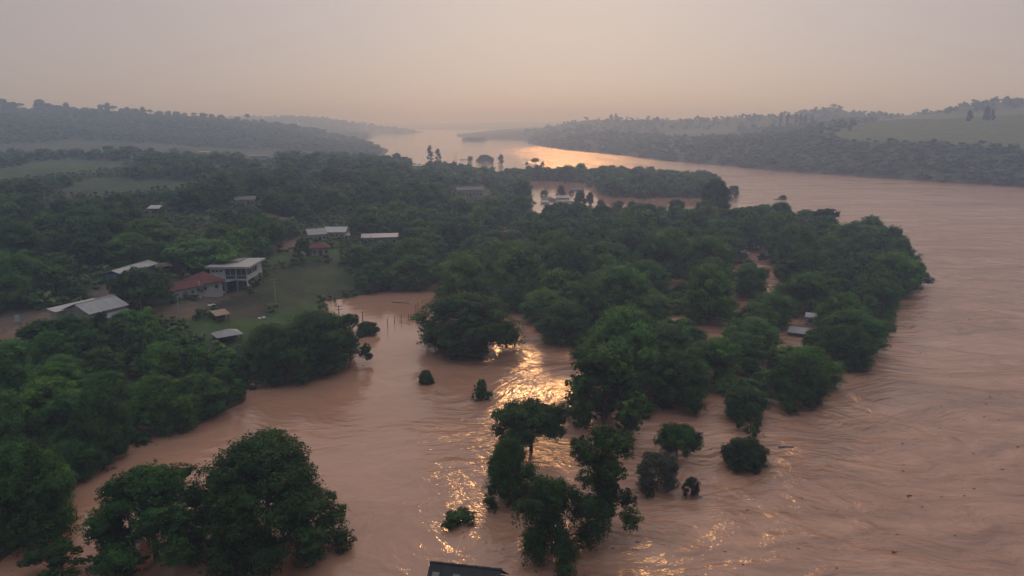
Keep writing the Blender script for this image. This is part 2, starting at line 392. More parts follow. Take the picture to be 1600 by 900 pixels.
# ------------------------------------------------------------------ river water
def build_water():
    az = np.radians(np.linspace(-180, 180, 181)); rr = np.concatenate([[0.01], np.exp(np.linspace(math.log(15), math.log(15000), 150))])
    A, RR = np.meshgrid(az, rr)
    x, y = np.sin(A) * RR, np.cos(A) * RR
    # strength of the current: fast in the open river, slack in the drowned inlet
    cp = [(620, 480, .10), (560, 600, .12), (480, 660, .14), (300, 760, .2), (100, 850, .25), (600, 700, .3), (600, 850, .45), (740, 700, .6), (840, 560, .7), (870, 620, .85), (800, 800, .6), (950, 860, 1.),
          (1000, 700, .8), (1150, 860, .9), (1300, 700, .9), (1500, 800, .9), (1500, 550, .9), (1550, 400, .8), (1300, 320, .75), (1000, 258, .75), (880, 238, .75), (930, 246, .8), (750, 225, .12), (650, 212, .1), (760, 255, .15), (1100, 480, .4), (1000, 315, .05), (870, 298, .04), (840, 304, .04), (900, 305, .04), (1060, 320, .06), (610, 462, .05), (560, 480, .05), (640, 520, .08), (530, 560, .1), (1700, 600, .9), (450, 900, .3)]
    P = np.array([at_z(u, v) for u, v, _ in cp]); q = polar(P[:, 0], P[:, 1]); val = np.array([c[2] for c in cp])
    w = 1 / (((polar(x.ravel(), y.ravel())[:, None] - q[None]) ** 2).sum(-1) + 0.004) ** 1.5
    cur = (w @ val) / w.sum(1)
    n, k = x.shape; idx = np.arange(n * k).reshape(n, k)
    f = np.stack([idx[:-1, :-1], idx[:-1, 1:], idx[1:, 1:], idx[1:, :-1]], -1).reshape(-1, 4)[:, ::-1]
    me = mesh_np('river_water', np.stack([x, y, np.zeros_like(x)], -1).reshape(-1, 3), f, cur, True, 'current')
    m, nn, l, out = new_mat('muddy_water')
    def N(t, **kw):
        o = nn.new(t)
        for a, b_ in kw.items(): setattr(o, a, b_)
        return o
    def math_(op, a, b_=None):
        o = N('ShaderNodeMath', operation=op)
        for i, s in enumerate((a, b_)):
            if s is None: continue
            if isinstance(s, (int, float)): o.inputs[i].default_value = s
            else: l.new(s, o.inputs[i])
        return o.outputs[0]
    g = N('ShaderNodeNewGeometry'); cu = N('ShaderNodeAttribute'); cu.attribute_name = 'current'; cur_ = cu.outputs['Fac']
    # slow swirling offset, so that streaks bend like boils and eddies
    sw = N('ShaderNodeTexNoise'); sw.inputs['Scale'].default_value = 0.022; sw.inputs['Detail'].default_value = 3
    l.new(g.outputs['Position'], sw.inputs['Vector'])
    sub = N('ShaderNodeVectorMath', operation='SUBTRACT'); l.new(sw.outputs['Color'], sub.inputs[0]); sub.inputs[1].default_value = (0.5, 0.5, 0.5)
    scl = N('ShaderNodeVectorMath', operation='SCALE'); l.new(sub.outputs[0], scl.inputs[0]); scl.inputs['Scale'].default_value = 34
    pos = N('ShaderNodeVectorMath', operation='ADD'); l.new(g.outputs['Position'], pos.inputs[0]); l.new(scl.outputs[0], pos.inputs[1])
    def noise(scale, stretch, rot, detail=3, rough=0.55, src=pos, dist=0.0):
        mp = N('ShaderNodeMapping'); mp.inputs['Rotation'].default_value = (0, 0, rot); mp.inputs['Scale'].default_value = (1 / stretch, 1, 1)
        l.new(src.outputs[0], mp.inputs['Vector'])
        t = N('ShaderNodeTexNoise'); t.inputs['Scale'].default_value = scale; t.inputs['Detail'].default_value = detail; t.inputs['Roughness'].default_value = rough; t.inputs['Distortion'].default_value = dist
        l.new(mp.outputs[0], t.inputs['Vector']); return t.outputs[0]
    chop = noise(0.46, 1.8, 0.35, 4, 0.6)
    swell = noise(0.16, 2.6, 0.15, 3, 0.55, dist=0.6)
    boil = noise(0.045, 3.0, 0.2, 4, 0.55, dist=1.2)
    ripple = noise(0.9, 1.5, -0.5, 2, 0.5, src=g)
    patch = noise(0.03, 2.0, 0.3, 4, 0.6, dist=0.8)
    pr = N('ShaderNodeMapRange'); pr.inputs['From Min'].default_value = 0.36; pr.inputs['From Max'].default_value = 0.66; pr.inputs['To Min'].default_value = 0.35; pr.inputs['To Max'].default_value = 1.25
    l.new(patch, pr.inputs['Value'])
    h = math_('ADD', math_('MULTIPLY', chop, 1.25), math_('MULTIPLY', swell, 1.3))
    h = math_('ADD', h, math_('MULTIPLY', boil, 2.4))
    h = math_('MULTIPLY', h, math_('MULTIPLY', cur_, pr.outputs[0]))
    h = math_('ADD', h, math_('MULTIPLY', ripple, 0.035))
    bp = N('ShaderNodeBump'); bp.inputs['Strength'].default_value = 1.0; bp.inputs['Distance'].default_value = 0.75
    l.new(h, bp.inputs['Height'])
    silt = noise(0.018, 4.0, 0.1, 5, 0.6, dist=0.7)
    rp = N('ShaderNodeValToRGB')
    rp.color_ramp.elements[0].position = 0.30; rp.color_ramp.elements[0].color = (0.320, 0.158, 0.098, 1)
    rp.color_ramp.elements[1].position = 0.72; rp.color_ramp.elements[1].color = (0.425, 0.230, 0.150, 1)
    l.new(silt, rp.inputs[0])
    # sky reflections off wave faces painted as darker and paler streaks along the current
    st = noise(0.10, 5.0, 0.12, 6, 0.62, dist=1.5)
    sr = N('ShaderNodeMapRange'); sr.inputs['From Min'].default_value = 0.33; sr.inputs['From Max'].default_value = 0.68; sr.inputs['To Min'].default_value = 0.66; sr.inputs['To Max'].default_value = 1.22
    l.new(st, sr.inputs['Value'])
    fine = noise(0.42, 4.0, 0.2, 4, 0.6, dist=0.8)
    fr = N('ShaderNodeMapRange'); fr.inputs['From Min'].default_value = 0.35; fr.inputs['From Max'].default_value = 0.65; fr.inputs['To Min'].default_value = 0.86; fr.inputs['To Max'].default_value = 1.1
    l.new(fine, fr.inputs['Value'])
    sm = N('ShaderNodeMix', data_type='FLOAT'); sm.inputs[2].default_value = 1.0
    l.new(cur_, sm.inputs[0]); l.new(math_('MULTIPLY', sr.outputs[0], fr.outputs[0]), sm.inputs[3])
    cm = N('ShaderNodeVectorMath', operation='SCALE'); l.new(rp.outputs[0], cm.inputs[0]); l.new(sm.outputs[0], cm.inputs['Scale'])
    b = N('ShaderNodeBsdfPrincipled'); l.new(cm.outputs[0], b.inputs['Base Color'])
    l.new(math_('ADD', math_('MULTIPLY', cur_, 0.20), 0.05), b.inputs['Roughness']); b.inputs['IOR'].default_value = 1.46; b.inputs['Specular IOR Level'].default_value = 0.5
    l.new(bp.outputs[0], b.inputs['Normal']); l.new(b.outputs[0], out.inputs['Surface'])
    tag(link_mesh('river_water', me, None, m), 'muddy brown flood water spread over the valley', 'river', kind='structure')
build_water()

# ------------------------------------------------------------------ smoke haze over the whole valley
def build_haze():
    mb = MB(); mb.box(-16500, 16500, -16500, 16500, -9.0, 165.0)
    m, nn, l, out = new_mat('smoke_haze')
    pv = nn.new('ShaderNodeVolumePrincipled')
    pv.inputs['Color'].default_value = (0.49, 0.655, 1.0, 1)
    pv.inputs['Absorption Color'].default_value = (1, 1, 1, 1)
    pv.inputs['Density'].default_value = 0.00062
    pv.inputs['Anisotropy'].default_value = 0.5
    l.new(pv.outputs[0], out.inputs['Volume'])
    o = mb.build('haze', m); tag(o, 'pinkish smoke haze filling the whole valley', 'haze', kind='stuff')
build_haze()
# ------------------------------------------------------------------ trees
def unit(a): return a / (np.linalg.norm(a, axis=-1, keepdims=True) + 1e-9)
def leaf_quads(rng, P, N, size, up=0.25, spread=0.45):
    """one rhombic leaf or leaf spray at each P, facing roughly along N"""
    n = unit(N + rng.normal(0, spread, P.shape) + np.array([0, 0, up]))
    t = unit(np.cross(n, rng.normal(0, 1, P.shape))); b = np.cross(n, t)
    s = size * rng.uniform(0.65, 1.35, (len(P), 1))
    V = np.stack([P - t * s * 0.62, P - b * s * 0.36 + n * s * 0.10, P + t * s * 0.62, P + b * s * 0.36 + n * s * 0.10], 1)
    return V
def blob(rng, c, r, sub=1, wob=0.25):
    """a lumpy closed hull; in boughs an added core that stops see-through"""
    bm = bpy.data.meshes.get('_ico%d' % sub)
    if bm is None:
        import bmesh
        b = bmesh.new(); bmesh.ops.create_icosphere(b, subdivisions=sub, radius=1.0); bm = bpy.data.meshes.new('_ico%d' % sub); b.to_mesh(bm); b.free()
    v = np.array([x.co for x in bm.vertices]); f = np.array([list(p.vertices) for p in bm.polygons])
    v = v * (1 + rng.uniform(-wob, wob, (len(v), 1)))
    return v * np.asarray(r) + np.asarray(c), f

class Crown:
    """collects leaf quads and hull triangles; everything is stored as triangles"""
    def __init__(s): s.v, s.f, s.t, s.n = [], [], [], 0
    def quads(s, V, tone):
        k = len(V); base = s.n + np.arange(k)[:, None] * 4
        s.v.append(V.reshape(-1, 3)); s.t.append(np.repeat(tone, 4)); s.n += 4 * k
        s.f.append(np.concatenate([base + [0, 1, 2], base + [0, 2, 3]], 0))
    def tris(s, v, f, tone):
        s.v.append(v); s.f.append(f + s.n); s.t.append(np.full(len(v), tone)); s.n += len(v)
    def arrays(s): return np.concatenate(s.v), np.concatenate(s.f), np.concatenate(s.t)
    def mesh(s, name):
        v, f, t = s.arrays(); return mesh_np(name, v, f, t)

def envelope(kind, t):
    """relative crown radius at relative height t (0 bottom, 1 top)"""
    t = np.clip(t, 0, 1)
    if kind == 'dome': return np.clip(1 - np.maximum(0, (t - 0.22) / 0.80) ** 2.3, 0, 1) ** 0.5 * (0.86 + 0.14 * np.minimum(1, t * 4))
    if kind == 'round': return np.sqrt(np.clip(1 - (np.maximum(t - 0.30, (0.30 - t) * 0.9) / 0.72) ** 2, 0, 1))
    if kind == 'umbrella': return np.sqrt(np.clip(1 - ((t - 0.30) / 0.70) ** 2, 0, 1)) ** 0.8
    if kind == 'tall': return (0.55 + 0.45 * np.sin(t * 9.0 + 0.6)) * np.sqrt(np.clip(1 - (2 * t - 1) ** 4, 0, 1))
    if kind == 'column': return 0.55 + 0.45 * np.sin(np.pi * np.minimum(1, t * 1.02)) - 0.5 * np.maximum(0, t - 0.8)
    if kind == 'spire': return np.clip(1.02 - t, 0, 1) ** 0.8
    return np.sqrt(np.clip(1 - (2 * t - 1) ** 2, 0, 1))

def grow(seed, kind, W, H, base, n_lobe, n_spray, n_leaf, leaf, lobe_r=(0.13, 0.22), gap=0.0, core=0.5, up=0.3, droop=0.0, hollow=0.6, wob=0.28, sub=1):
    """crown of width W between heights base and H: boughs (lobes) -> sprays -> leaves. Returns (Crown, bough centres)."""
    rng = np.random.default_rng(seed)
    c = Crown(); hc = H - base; cents = []
    ph = rng.uniform(0, 6.28, 6)
    for i in range(n_lobe):
        t = ((i + rng.uniform(0.1, 0.9)) / n_lobe) ** 0.85
        a = i * 2.39996 + rng.normal(0, 0.35)
        asym = 1 + wob * (0.5 * math.sin(a * 2 + ph[0] + t * 3) + 0.35 * math.sin(a * 3 + ph[1] - t * 5) + 0.3 * math.sin(a + ph[2]))
        R_ = envelope(kind, t) * W / 2 * asym
        lr = rng.uniform(*lobe_r) * W
        rad = max(0, R_ - lr * 0.75) * (hollow + (1 - hollow) * math.sqrt(rng.uniform(0, 1))) if t < 0.9 else max(0, R_ - lr * 0.6) * math.sqrt(rng.uniform(0, 1))
        z = base + t * hc + rng.normal(0, 0.02 * hc)
        z = min(max(z, base + lr * 0.45), H - lr * 0.55)
        p = np.array([math.cos(a) * rad, math.sin(a) * rad, z])
        if gap and rng.uniform() < gap and 0.15 < t < 0.85: continue
        cents.append((p, lr))
    cx = np.array([q[0] for q in cents])
    for p, lr in cents:
        axes = np.array([lr, lr, lr * 0.9]) * rng.uniform(0.85, 1.15, 3)
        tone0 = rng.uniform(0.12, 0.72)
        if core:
            v, f = blob(rng, p, axes * core, sub); c.tris(v, f, tone0 * 0.6)  # core toned darker than its leaves: inner shade put into the colour
        dirs = unit(rng.normal(0, 1, (n_spray, 3)) + np.array([0, 0, 0.35]))
        sp = p + dirs * axes * rng.uniform(0.62, 0.95, (n_spray, 1))
        sr = lr * rng.uniform(0.20, 0.34, (n_spray, 1))
        stone = np.clip(tone0 + rng.normal(0, 0.13, n_spray), 0, 1)
        k = n_leaf
        P = (sp[:, None] + np.clip(rng.normal(0, 0.5, (n_spray, k, 3)), -0.68, 0.68) * sr[:, None] * np.array([1, 1, 0.85])).reshape(-1, 3)
        N = np.repeat(dirs, k, 0)
        if droop:
            P[:, 2] -= droop * lr * rng.uniform(0, 1, len(P)) ** 2
        tn = np.clip(np.repeat(stone, k) + rng.normal(0, 0.12, len(P)), 0, 1)
        c.quads(leaf_quads(rng, P, N, leaf, up), tn)
    return c, cents
def trunk_mesh(seed, cents, H, base, r0, n_limb=7, deep=2.5, name='trunk'):
    rng = np.random.default_rng(seed + 900)
    mb = MB()
    top = H * 0.72
    lean = rng.normal(0, 0.03 * H, 2)
    main = [(lean[0] * (z / top) ** 2, lean[1] * (z / top) ** 2, z) for z in np.linspace(-deep, top, 7)]
    mb.tube(main, [r0 * 1.25] + [r0 * (1 - 0.78 * k / 6) for k in range(1, 7)], 7)
    order = rng.permutation(len(cents))[:n_limb]
    for k in order:
        p, lr = cents[k]
        z0 = min(max(0.25 * H, p[2] - rng.uniform(0.15, 0.45) * H), top * 0.95); f = z0 / top
        s = Vector((lean[0] * f * f, lean[1] * f * f, z0)); e = Vector(p)
        m1 = s.lerp(e, 0.45) + Vector((0, 0, -0.05 * H)) + Vector(rng.normal(0, 0.02 * H, 3))
        mb.tube([s, m1, s.lerp(e, 0.8), e], [r0 * 0.42, r0 * 0.30, r0 * 0.17, r0 * 0.06], 5)
    me = bpy.data.meshes.new(name); me.from_pydata(mb.v, [], mb.f); me.update(); me.materials.append(M_BARK)
    return me

class Proto:
    """a tree of unit design size: crown mesh + trunk mesh, W and H in metres"""
    def __init__(s, seed, kind, W, H, base, r0, mat=None, trunk=True, **kw):
        cr, cents = grow(seed, kind, W, H, base, **kw)
        s.W, s.H = W, H
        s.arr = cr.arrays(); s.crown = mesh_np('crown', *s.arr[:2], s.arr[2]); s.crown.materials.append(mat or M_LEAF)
        s.trunk = trunk_mesh(seed, cents, H, base, r0) if trunk else None
        # true extents of the leaves, so that a tree can be set to a measured size
        v = s.arr[0]; s.Wt = np.percentile(np.abs(v[:, :2]), 98) * 2; s.Ht = np.percentile(v[:, 2], 99.7)
HI = dict(n_lobe=58, n_spray=38, n_leaf=21, leaf=0.29)
MID = dict(n_lobe=34, n_spray=20, n_leaf=16, leaf=0.50)
LOW = dict(core=0.65, n_lobe=16, n_spray=10, n_leaf=9, leaf=0.95, lobe_r=(0.17, 0.26))
P_HI = [Proto(11, 'dome', 18, 17, 0.6, 0.55, **HI), Proto(12, 'dome', 17, 16, 0.4, 0.5, **{**HI, 'lobe_r': (0.10, 0.19), 'n_lobe': 72}),
        Proto(13, 'round', 17, 15, 0.3, 0.5, **{**HI, 'gap': 0.12, 'wob': 0.45})]
P_GIANT = Proto(10, 'dome', 23, 18, 0.3, 0.6, n_lobe=92, n_spray=38, n_leaf=22, leaf=0.31, lobe_r=(0.09, 0.165), wob=0.3, hollow=0.3)
P_OPEN = [Proto(21, 'dome', 17, 17, 1.2, 0.5, **{**HI, 'n_lobe': 60, 'gap': 0.10, 'wob': 0.42, 'core': 0.5, 'lobe_r': (0.10, 0.18)}),
          Proto(22, 'round', 14, 14, 1.5, 0.4, **{**HI, 'n_lobe': 38, 'gap': 0.25, 'wob': 0.6, 'core': 0.4, 'lobe_r': (0.09, 0.17), 'n_leaf': 28})]
P_MID = [Proto(31 + k, ('dome', 'round', 'dome', 'round', 'dome', 'dome')[k], (16, 15, 17, 14, 16, 15)[k], (14, 13, 15, 13, 16, 12)[k], 0.3, 0.42,
               **{**MID, 'wob': (0.28, 0.4, 0.3, 0.5, 0.35, 0.45)[k], 'lobe_r': ((0.13, 0.22), (0.11, 0.2), (0.12, 0.24), (0.12, 0.2), (0.11, 0.19), (0.13, 0.21))[k], 'n_lobe': (30, 36, 32, 28, 40, 30)[k]}) for k in range(6)]
P_LOW = [Proto(41 + k, ('dome', 'round', 'dome', 'round', 'column')[k], (13, 12, 14, 11, 8)[k], (11, 10, 12, 10, 14)[k], 0.2, 0.35, **{**LOW, 'wob': (0.3, 0.4, 0.5, 0.35, 0.3)[k]}) for k in range(5)]
P_UMB = Proto(51, 'umbrella', 16, 11, 4.2, 0.45, **{**HI, 'n_lobe': 52, 'lobe_r': (0.10, 0.15), 'hollow': 0.35})
P_TALL = Proto(52, 'tall', 12, 17, 3.0, 0.35, **{**HI, 'n_lobe': 40, 'lobe_r': (0.13, 0.20), 'gap': 0.15, 'wob': 0.7, 'core': 0.5})
P_BUSH = Proto(53, 'round', 9, 6, 0.0, 0.2, **{**HI, 'n_lobe': 44, 'lobe_r': (0.13, 0.2), 'leaf': 0.22})
P_FEATHER = Proto(54, 'round', 9, 8.5, 0.3, 0.2, mat=M_LEAF_GREY, **{**HI, 'n_lobe': 34, 'lobe_r': (0.12, 0.19), 'leaf': 0.18, 'n_leaf': 26, 'core': 0.40, 'up': 0.6})
P_DROOP = Proto(55, 'dome', 15, 13, 0.2, 0.3, **{**HI, 'n_lobe': 44, 'lobe_r': (0.09, 0.17), 'droop': 1.3, 'wob': 0.6, 'gap': 0.1, 'core': 0.5})
P_FLAT = Proto(56, 'umbrella', 18, 9, 3.0, 0.4, **{**MID, 'n_lobe': 46, 'lobe_r': (0.12, 0.18), 'hollow': 0.25, 'leaf': 0.55})
P_SPRIG = Proto(57, 'round', 3.4, 2.6, 0.0, 0.06, **{**HI, 'n_lobe': 10, 'n_spray': 16, 'n_leaf': 18, 'leaf': 0.24, 'lobe_r': (0.18, 0.30), 'wob': 0.7, 'core': 0.5})
P_EUC = Proto(58, 'column', 6, 16, 2.0, 0.3, **{**LOW, 'n_lobe': 14, 'gap': 0.2, 'wob': 0.5, 'lobe_r': (0.18, 0.3), 'leaf': 0.7})
P_ARAU = Proto(59, 'umbrella', 9, 14, 10.5, 0.35, **{**LOW, 'n_lobe': 14, 'lobe_r': (0.13, 0.2), 'leaf': 0.7})

TREES = []            # (u, v, width px, root) of everything planted, for spacing and for labels
def plant(pr, name, loc, W, H, rz, label, cat='tree', group=None, tint=(1, 1, 1), parts=True, sink=0.0):
    """one tree: an Empty at its foot with its crown and trunk; W, H in metres"""
    sx, sz = W / pr.Wt, H / pr.Ht
    if parts and pr.trunk is not None:
        root = empty(name, (loc[0], loc[1], loc[2] - sink), rz)
        root.scale = (sx, sx, sz)
        c = link_mesh('crown', pr.crown, root); t = link_mesh('trunk', pr.trunk, root)
    else:
        root = c = link_mesh(name, pr.crown); root.location = (loc[0], loc[1], loc[2] - sink); root.rotation_euler = (0, 0, rz); root.scale = (sx, sx, sz)
    c.color = (*tint, 1)
    tag(root, label, cat, group)
    return root
# ------------------------------------------------------------------ planting plan
M_SHRUB = leaf_mat('shrub_green', (0.045, 0.085, 0.022), (0.150, 0.235, 0.060))
rnd = random.Random(7); nrng = np.random.default_rng(7)
TINY = [Crown() for _ in range(0)]
def tiny(seed, kind, W, H, base, **kw):
    c, _ = grow(seed, kind, W, H, base, **{**dict(n_lobe=6, n_spray=6, n_leaf=3, leaf=1.7, lobe_r=(0.2, 0.3), core=0.85), **kw}); return c.arrays()
T_BROAD = [tiny(61, 'dome', 10, 9, 0.0), tiny(62, 'round', 9, 9, 0.0, wob=0.5), tiny(63, 'dome', 11, 8, 0.0, wob=0.5), tiny(64, 'round', 8, 10, 0.0, n_lobe=7)]
T_FAR = [tiny(71 + k, 'dome', 10, 9, 0.0, n_lobe=3, n_spray=4, n_leaf=2, leaf=2.2, lobe_r=(0.24, 0.34), wob=0.5) for k in range(5)]
T_TALL = [tiny(65, 'column', 5, 14, 0.5, n_lobe=6), tiny(66, 'column', 4, 15, 2, n_lobe=5)]
def joined(name, pts, W, H, protos, label, cat='trees', mat=None, seed=5, vary=0.2):
    """a far wood that reads as one mass: all its small crowns joined in one mesh"""
    rng = np.random.default_rng(seed); V, F, T, n = [], [], [], 0
    for (x, y, z), w, h in zip(pts, W, H):
        v, f, t = protos[rng.integers(len(protos))]
        a = rng.uniform(0, 6.28); ca, sa = math.cos(a), math.sin(a)
        s = w / 10.0; sz = h / 9.5
        V.append(np.stack([(v[:, 0] * ca - v[:, 1] * sa) * s + x, (v[:, 0] * sa + v[:, 1] * ca) * s + y, v[:, 2] * sz + z], -1))
        F.append(f + n); T.append(np.clip(t * rng.uniform(1 - 1.4 * vary, 1 + 1.2 * vary) + rng.normal(0, vary), 0, 1)); n += len(v)
    me = mesh_np(name, np.concatenate(V), np.concatenate(F), np.concatenate(T))
    return tag(link_mesh(name, me, None, mat or M_LEAF), label, cat, kind='stuff')

GREENS = [(0.80, 0.88, 0.85), (1.0, 1.0, 1.0), (1.15, 1.12, 0.95), (0.90, 1.0, 0.80), (0.72, 0.80, 0.82), (1.35, 1.25, 0.95), (0.95, 0.95, 1.05), (1.55, 1.2, 1.0), (0.65, 0.72, 0.7), (1.3, 1.2, 1.35)]
PLACED = []           # dicts of all individual trees: x, y, W, u, v (crown centre), wpx, hpx
def place(pr, name, u, vb, wpx, vtop, label, cat='tree', group=None, tint=(1, 1, 1), dist=None, low=0.75, parts=True, sink=0.0, on=None):
    """a tree measured in the photograph: u centre, vb lowest visible edge, wpx width, vtop its top"""
    th = PITCH + math.atan((vb - 450) / FPX)
    vt = vb - 0.5 * wpx * math.sin(th) * low
    P = hit(u, vt) if dist is None else at_d(u, vt, dist)
    if dist is not None: P[2] = max(float(height(P[0:1], P[1:2])[0]), 0)
    H = 6.0
    for _ in range(12):                        # height at which the tree's top shows at vtop
        vv = project(P + np.array([0, 0, H]))[1][0]; H = max(0.4, H + (vv - vtop) * project(P)[2][0] / FPX)
    W = wpx * project(P + np.array([0, 0, 0.5 * H]))[2][0] / FPX
    root = plant(pr, name, P, W, H, rnd.uniform(0, 6.28), label, cat, group, tint, parts, sink)
    PLACED.append(dict(x=P[0], y=P[1], W=W, H=H, u=u, v=(vb + vtop) / 2, w=wpx, h=vb - vtop, o=root, cls='own'))
    return root

# --- trees one can point to ---------------------------------------------------
place(P_GIANT, 'broadleaf_tree', 420, 897, 232, 690, 'huge round dark green tree in the water, largest of all, at the near edge', tint=(0.6, 0.64, 0.6))
place(P_OPEN[0], 'broadleaf_tree', 245, 915, 190, 734, 'open dark tree with gaps in its crown beside the largest round tree', tint=(0.63, 0.76, 0.69))
place(P_OPEN[1], 'broadleaf_tree', 98, 925, 105, 852, 'thin-leaved small tree at the bottom edge below the muddy side channel', tint=(0.60, 0.71, 0.67))
place(P_SPRIG, 'bush', 192, 915, 62, 868, 'yellowish green bush at the foot of the open dark tree', 'bush', tint=(1.26, 1.13, 0.67))
place(P_HI[1], 'broadleaf_tree', 735, 565, 142, 460, 'broad round tree standing alone in the water where the inlet widens', tint=(0.71, 0.77, 0.74))
place(P_HI[2], 'broadleaf_tree', 432, 606, 118, 508, 'dark bushy tree nearest the lawn in the clump at the inlet', group='clump of trees in the inlet', tint=(0.67, 0.80, 0.67))
place(P_HI[0], 'broadleaf_tree', 500, 592, 108, 488, 'middle and tallest tree of the clump at the inlet', group='clump of trees in the inlet', tint=(0.66, 0.76, 0.66))
place(P_OPEN[1], 'broadleaf_tree', 548, 572, 66, 492, 'open crowned tree at the water end of the clump at the inlet', group='clump of trees in the inlet', tint=(0.67, 0.76, 0.66))
place(P_BUSH, 'bush', 573, 526, 30, 503, 'low bush poking out of the water behind the inlet clump', 'bush', tint=(0.67, 0.80, 0.67))
place(P_HI[2], 'broadleaf_tree', 252, 686, 100, 588, 'bright green bushy tree at the bank end of the side channel row', group='row of trees along the side channel', tint=(1.43, 1.34, 1.01))
place(P_HI[1], 'broadleaf_tree', 310, 658, 76, 586, 'mid-green middle tree of the side channel row', group='row of trees along the side channel', tint=(1.09, 1.09, 0.92))
place(P_OPEN[1], 'broadleaf_tree', 352, 642, 66, 576, 'open crowned tree at the inlet end of the side channel row', group='row of trees along the side channel', tint=(1.18, 1.18, 0.92))
place(P_SPRIG, 'bush', 219, 697, 34, 674, 'small half-drowned bush at the mouth of the little backwater', 'bush', tint=(0.84, 0.92, 0.76))
place(P_SPRIG, 'bush', 204, 676, 20, 654, 'smallest bush inside the little backwater by the bank', 'bush', tint=(0.84, 0.92, 0.76))
place(P_HI[1], 'broadleaf_tree', 38, 880, 130, 698, 'tall mid-green tree at the picture edge above the channel mouth', tint=(0.80, 0.91, 0.80))
place(P_HI[0], 'broadleaf_tree', 112, 762, 76, 690, 'small round tree leaning over the side channel below the bank wood', tint=(0.88, 0.97, 0.80))
place(P_HI[2], 'broadleaf_tree', 160, 732, 84, 606, 'tall bushy tree where the bank juts into the side channel', tint=(0.88, 0.92, 0.80))
place(P_HI[0], 'broadleaf_tree', -5, 780, 110, 640, 'broad tree cut by the picture edge above the tall edge tree', tint=(0.76, 0.88, 0.76))
place(P_UMB, 'umbrella_tree', 830, 712, 108, 631, 'dark umbrella-shaped tree arching over glittering water', tint=(0.52, 0.60, 0.52), low=0.35)
place(P_HI[2], 'broadleaf_tree', 795, 800, 76, 686, 'ragged tree in the water in front of the umbrella-shaped tree', tint=(0.67, 0.76, 0.55))
place(P_DROOP, 'bamboo_clump', 862, 893, 136, 752, 'drooping dark clump nearest the camera in the glittering water', 'bamboo', tint=(0.52, 0.60, 0.52))
place(P_TALL, 'broadleaf_tree', 943, 835, 104, 670, 'tall uneven tree on a bare trunk beside the drooping clump', tint=(0.57, 0.63, 0.50), low=0.2)
place(P_UMB, 'umbrella_tree', 1057, 722, 60, 666, 'small umbrella-shaped tree behind the grey feathery bush', tint=(0.59, 0.71, 0.60), low=0.3)
place(P_FEATHER, 'feathery_bush', 1026, 778, 66, 708, 'large grey-green feathery bush beside the tall uneven tree', 'bush', tint=(0.85, 0.9, 0.85))
place(P_FEATHER, 'feathery_bush', 1080, 780, 24, 746, 'tiny grey feathery bush alone in the open water', 'bush', tint=(0.50, 0.55, 0.52))
place(P_BUSH, 'bush', 1160, 738, 68, 688, 'round dark bush like a ball in the open river', 'bush', tint=(0.46, 0.52, 0.42))
place(P_OPEN[1], 'broadleaf_tree', 1172, 680, 46, 630, 'light green young tree just behind the ball-shaped bush', tint=(0.84, 0.92, 0.71), low=0.3)
place(P_BUSH, 'bush', 666, 601, 22, 579, 'tiny round bush in the middle of the inlet', 'bush', tint=(0.71, 0.84, 0.67))
place(P_SPRIG, 'bush', 753, 627, 32, 595, 'bright sprig of branches beside the glittering water', 'bush', tint=(0.84, 0.92, 0.59))
place(P_SPRIG, 'bush', 716, 826, 52, 800, 'flat drowned branch tip above the dark roof', 'bush', tint=(0.67, 0.80, 0.63))
place(P_FLAT, 'flat_topped_tree', 318, 428, 118, 374, 'broad flat-topped bright green tree behind the red roofed house', tint=(1.43, 1.43, 0.92))
place(P_FLAT, 'flat_topped_tree', 410, 392, 68, 338, 'round flat-topped tree above the white modern house', tint=(1.13, 1.18, 0.88))
place(P_FLAT, 'flat_topped_tree', 224, 486, 84, 420, 'wide flat-topped tree between the grey warehouse and red roofed house', tint=(0.76, 0.80, 0.71))
place(P_MID[0], 'broadleaf_tree', 165, 605, 0 + 70, 545, 'bright rounded tree below the grey warehouse roof', tint=(1.09, 1.05, 0.84))
place(P_MID[2], 'broadleaf_tree', 120, 475, 42, 450, 'small dark tree in the pinkish yard beyond the warehouse', tint=(0.59, 0.67, 0.63))
place(P_MID[3], 'broadleaf_tree', 162, 535, 26, 488, 'small dark tree against the end wall of the grey warehouse', tint=(0.50, 0.59, 0.63))
place(P_MID[3], 'broadleaf_tree', 474, 402, 28, 374, 'dark round tree beside the small red roofed cottage', tint=(0.50, 0.59, 0.57))
place(P_MID[4], 'broadleaf_tree', 942, 684, 126, 540, 'pale grey-green massive tree at the near point of the drowned grove', tint=(0.94, 0.94, 0.88))
place(P_HI[1], 'broadleaf_tree', 1060, 648, 100, 552, 'wide dark tree on the grove front facing the small umbrella tree', tint=(0.63, 0.71, 0.63))
place(P_HI[0], 'broadleaf_tree', 1162, 662, 64, 606, 'low rounded tree on the grove front by the light young tree', tint=(0.60, 0.69, 0.63))
place(P_HI[2], 'broadleaf_tree', 1240, 645, 84, 556, 'broad tree at the river corner of the grove front', tint=(0.63, 0.76, 0.63))
place(P_ARAU, 'umbrella_tree', 1290, 372, 40, 326, 'tall dark tree standing above the far river edge of the grove', tint=(0.50, 0.59, 0.50), low=0.2)
place(P_HI[1], 'broadleaf_tree', 1114, 345, 48, 280, 'tall tree mass above the far tip of the grove', tint=(0.59, 0.67, 0.63), low=0.3)
place(P_MID[1], 'broadleaf_tree', 1147, 306, 20, 290, 'lone round tree standing in the river off the far tip', tint=(0.59, 0.67, 0.63), low=0.3)
place(P_MID[3], 'broadleaf_tree', 1131, 303, 12, 291, 'small tree in the river between the far tip and the lone round tree', tint=(0.59, 0.67, 0.63), low=0.3)
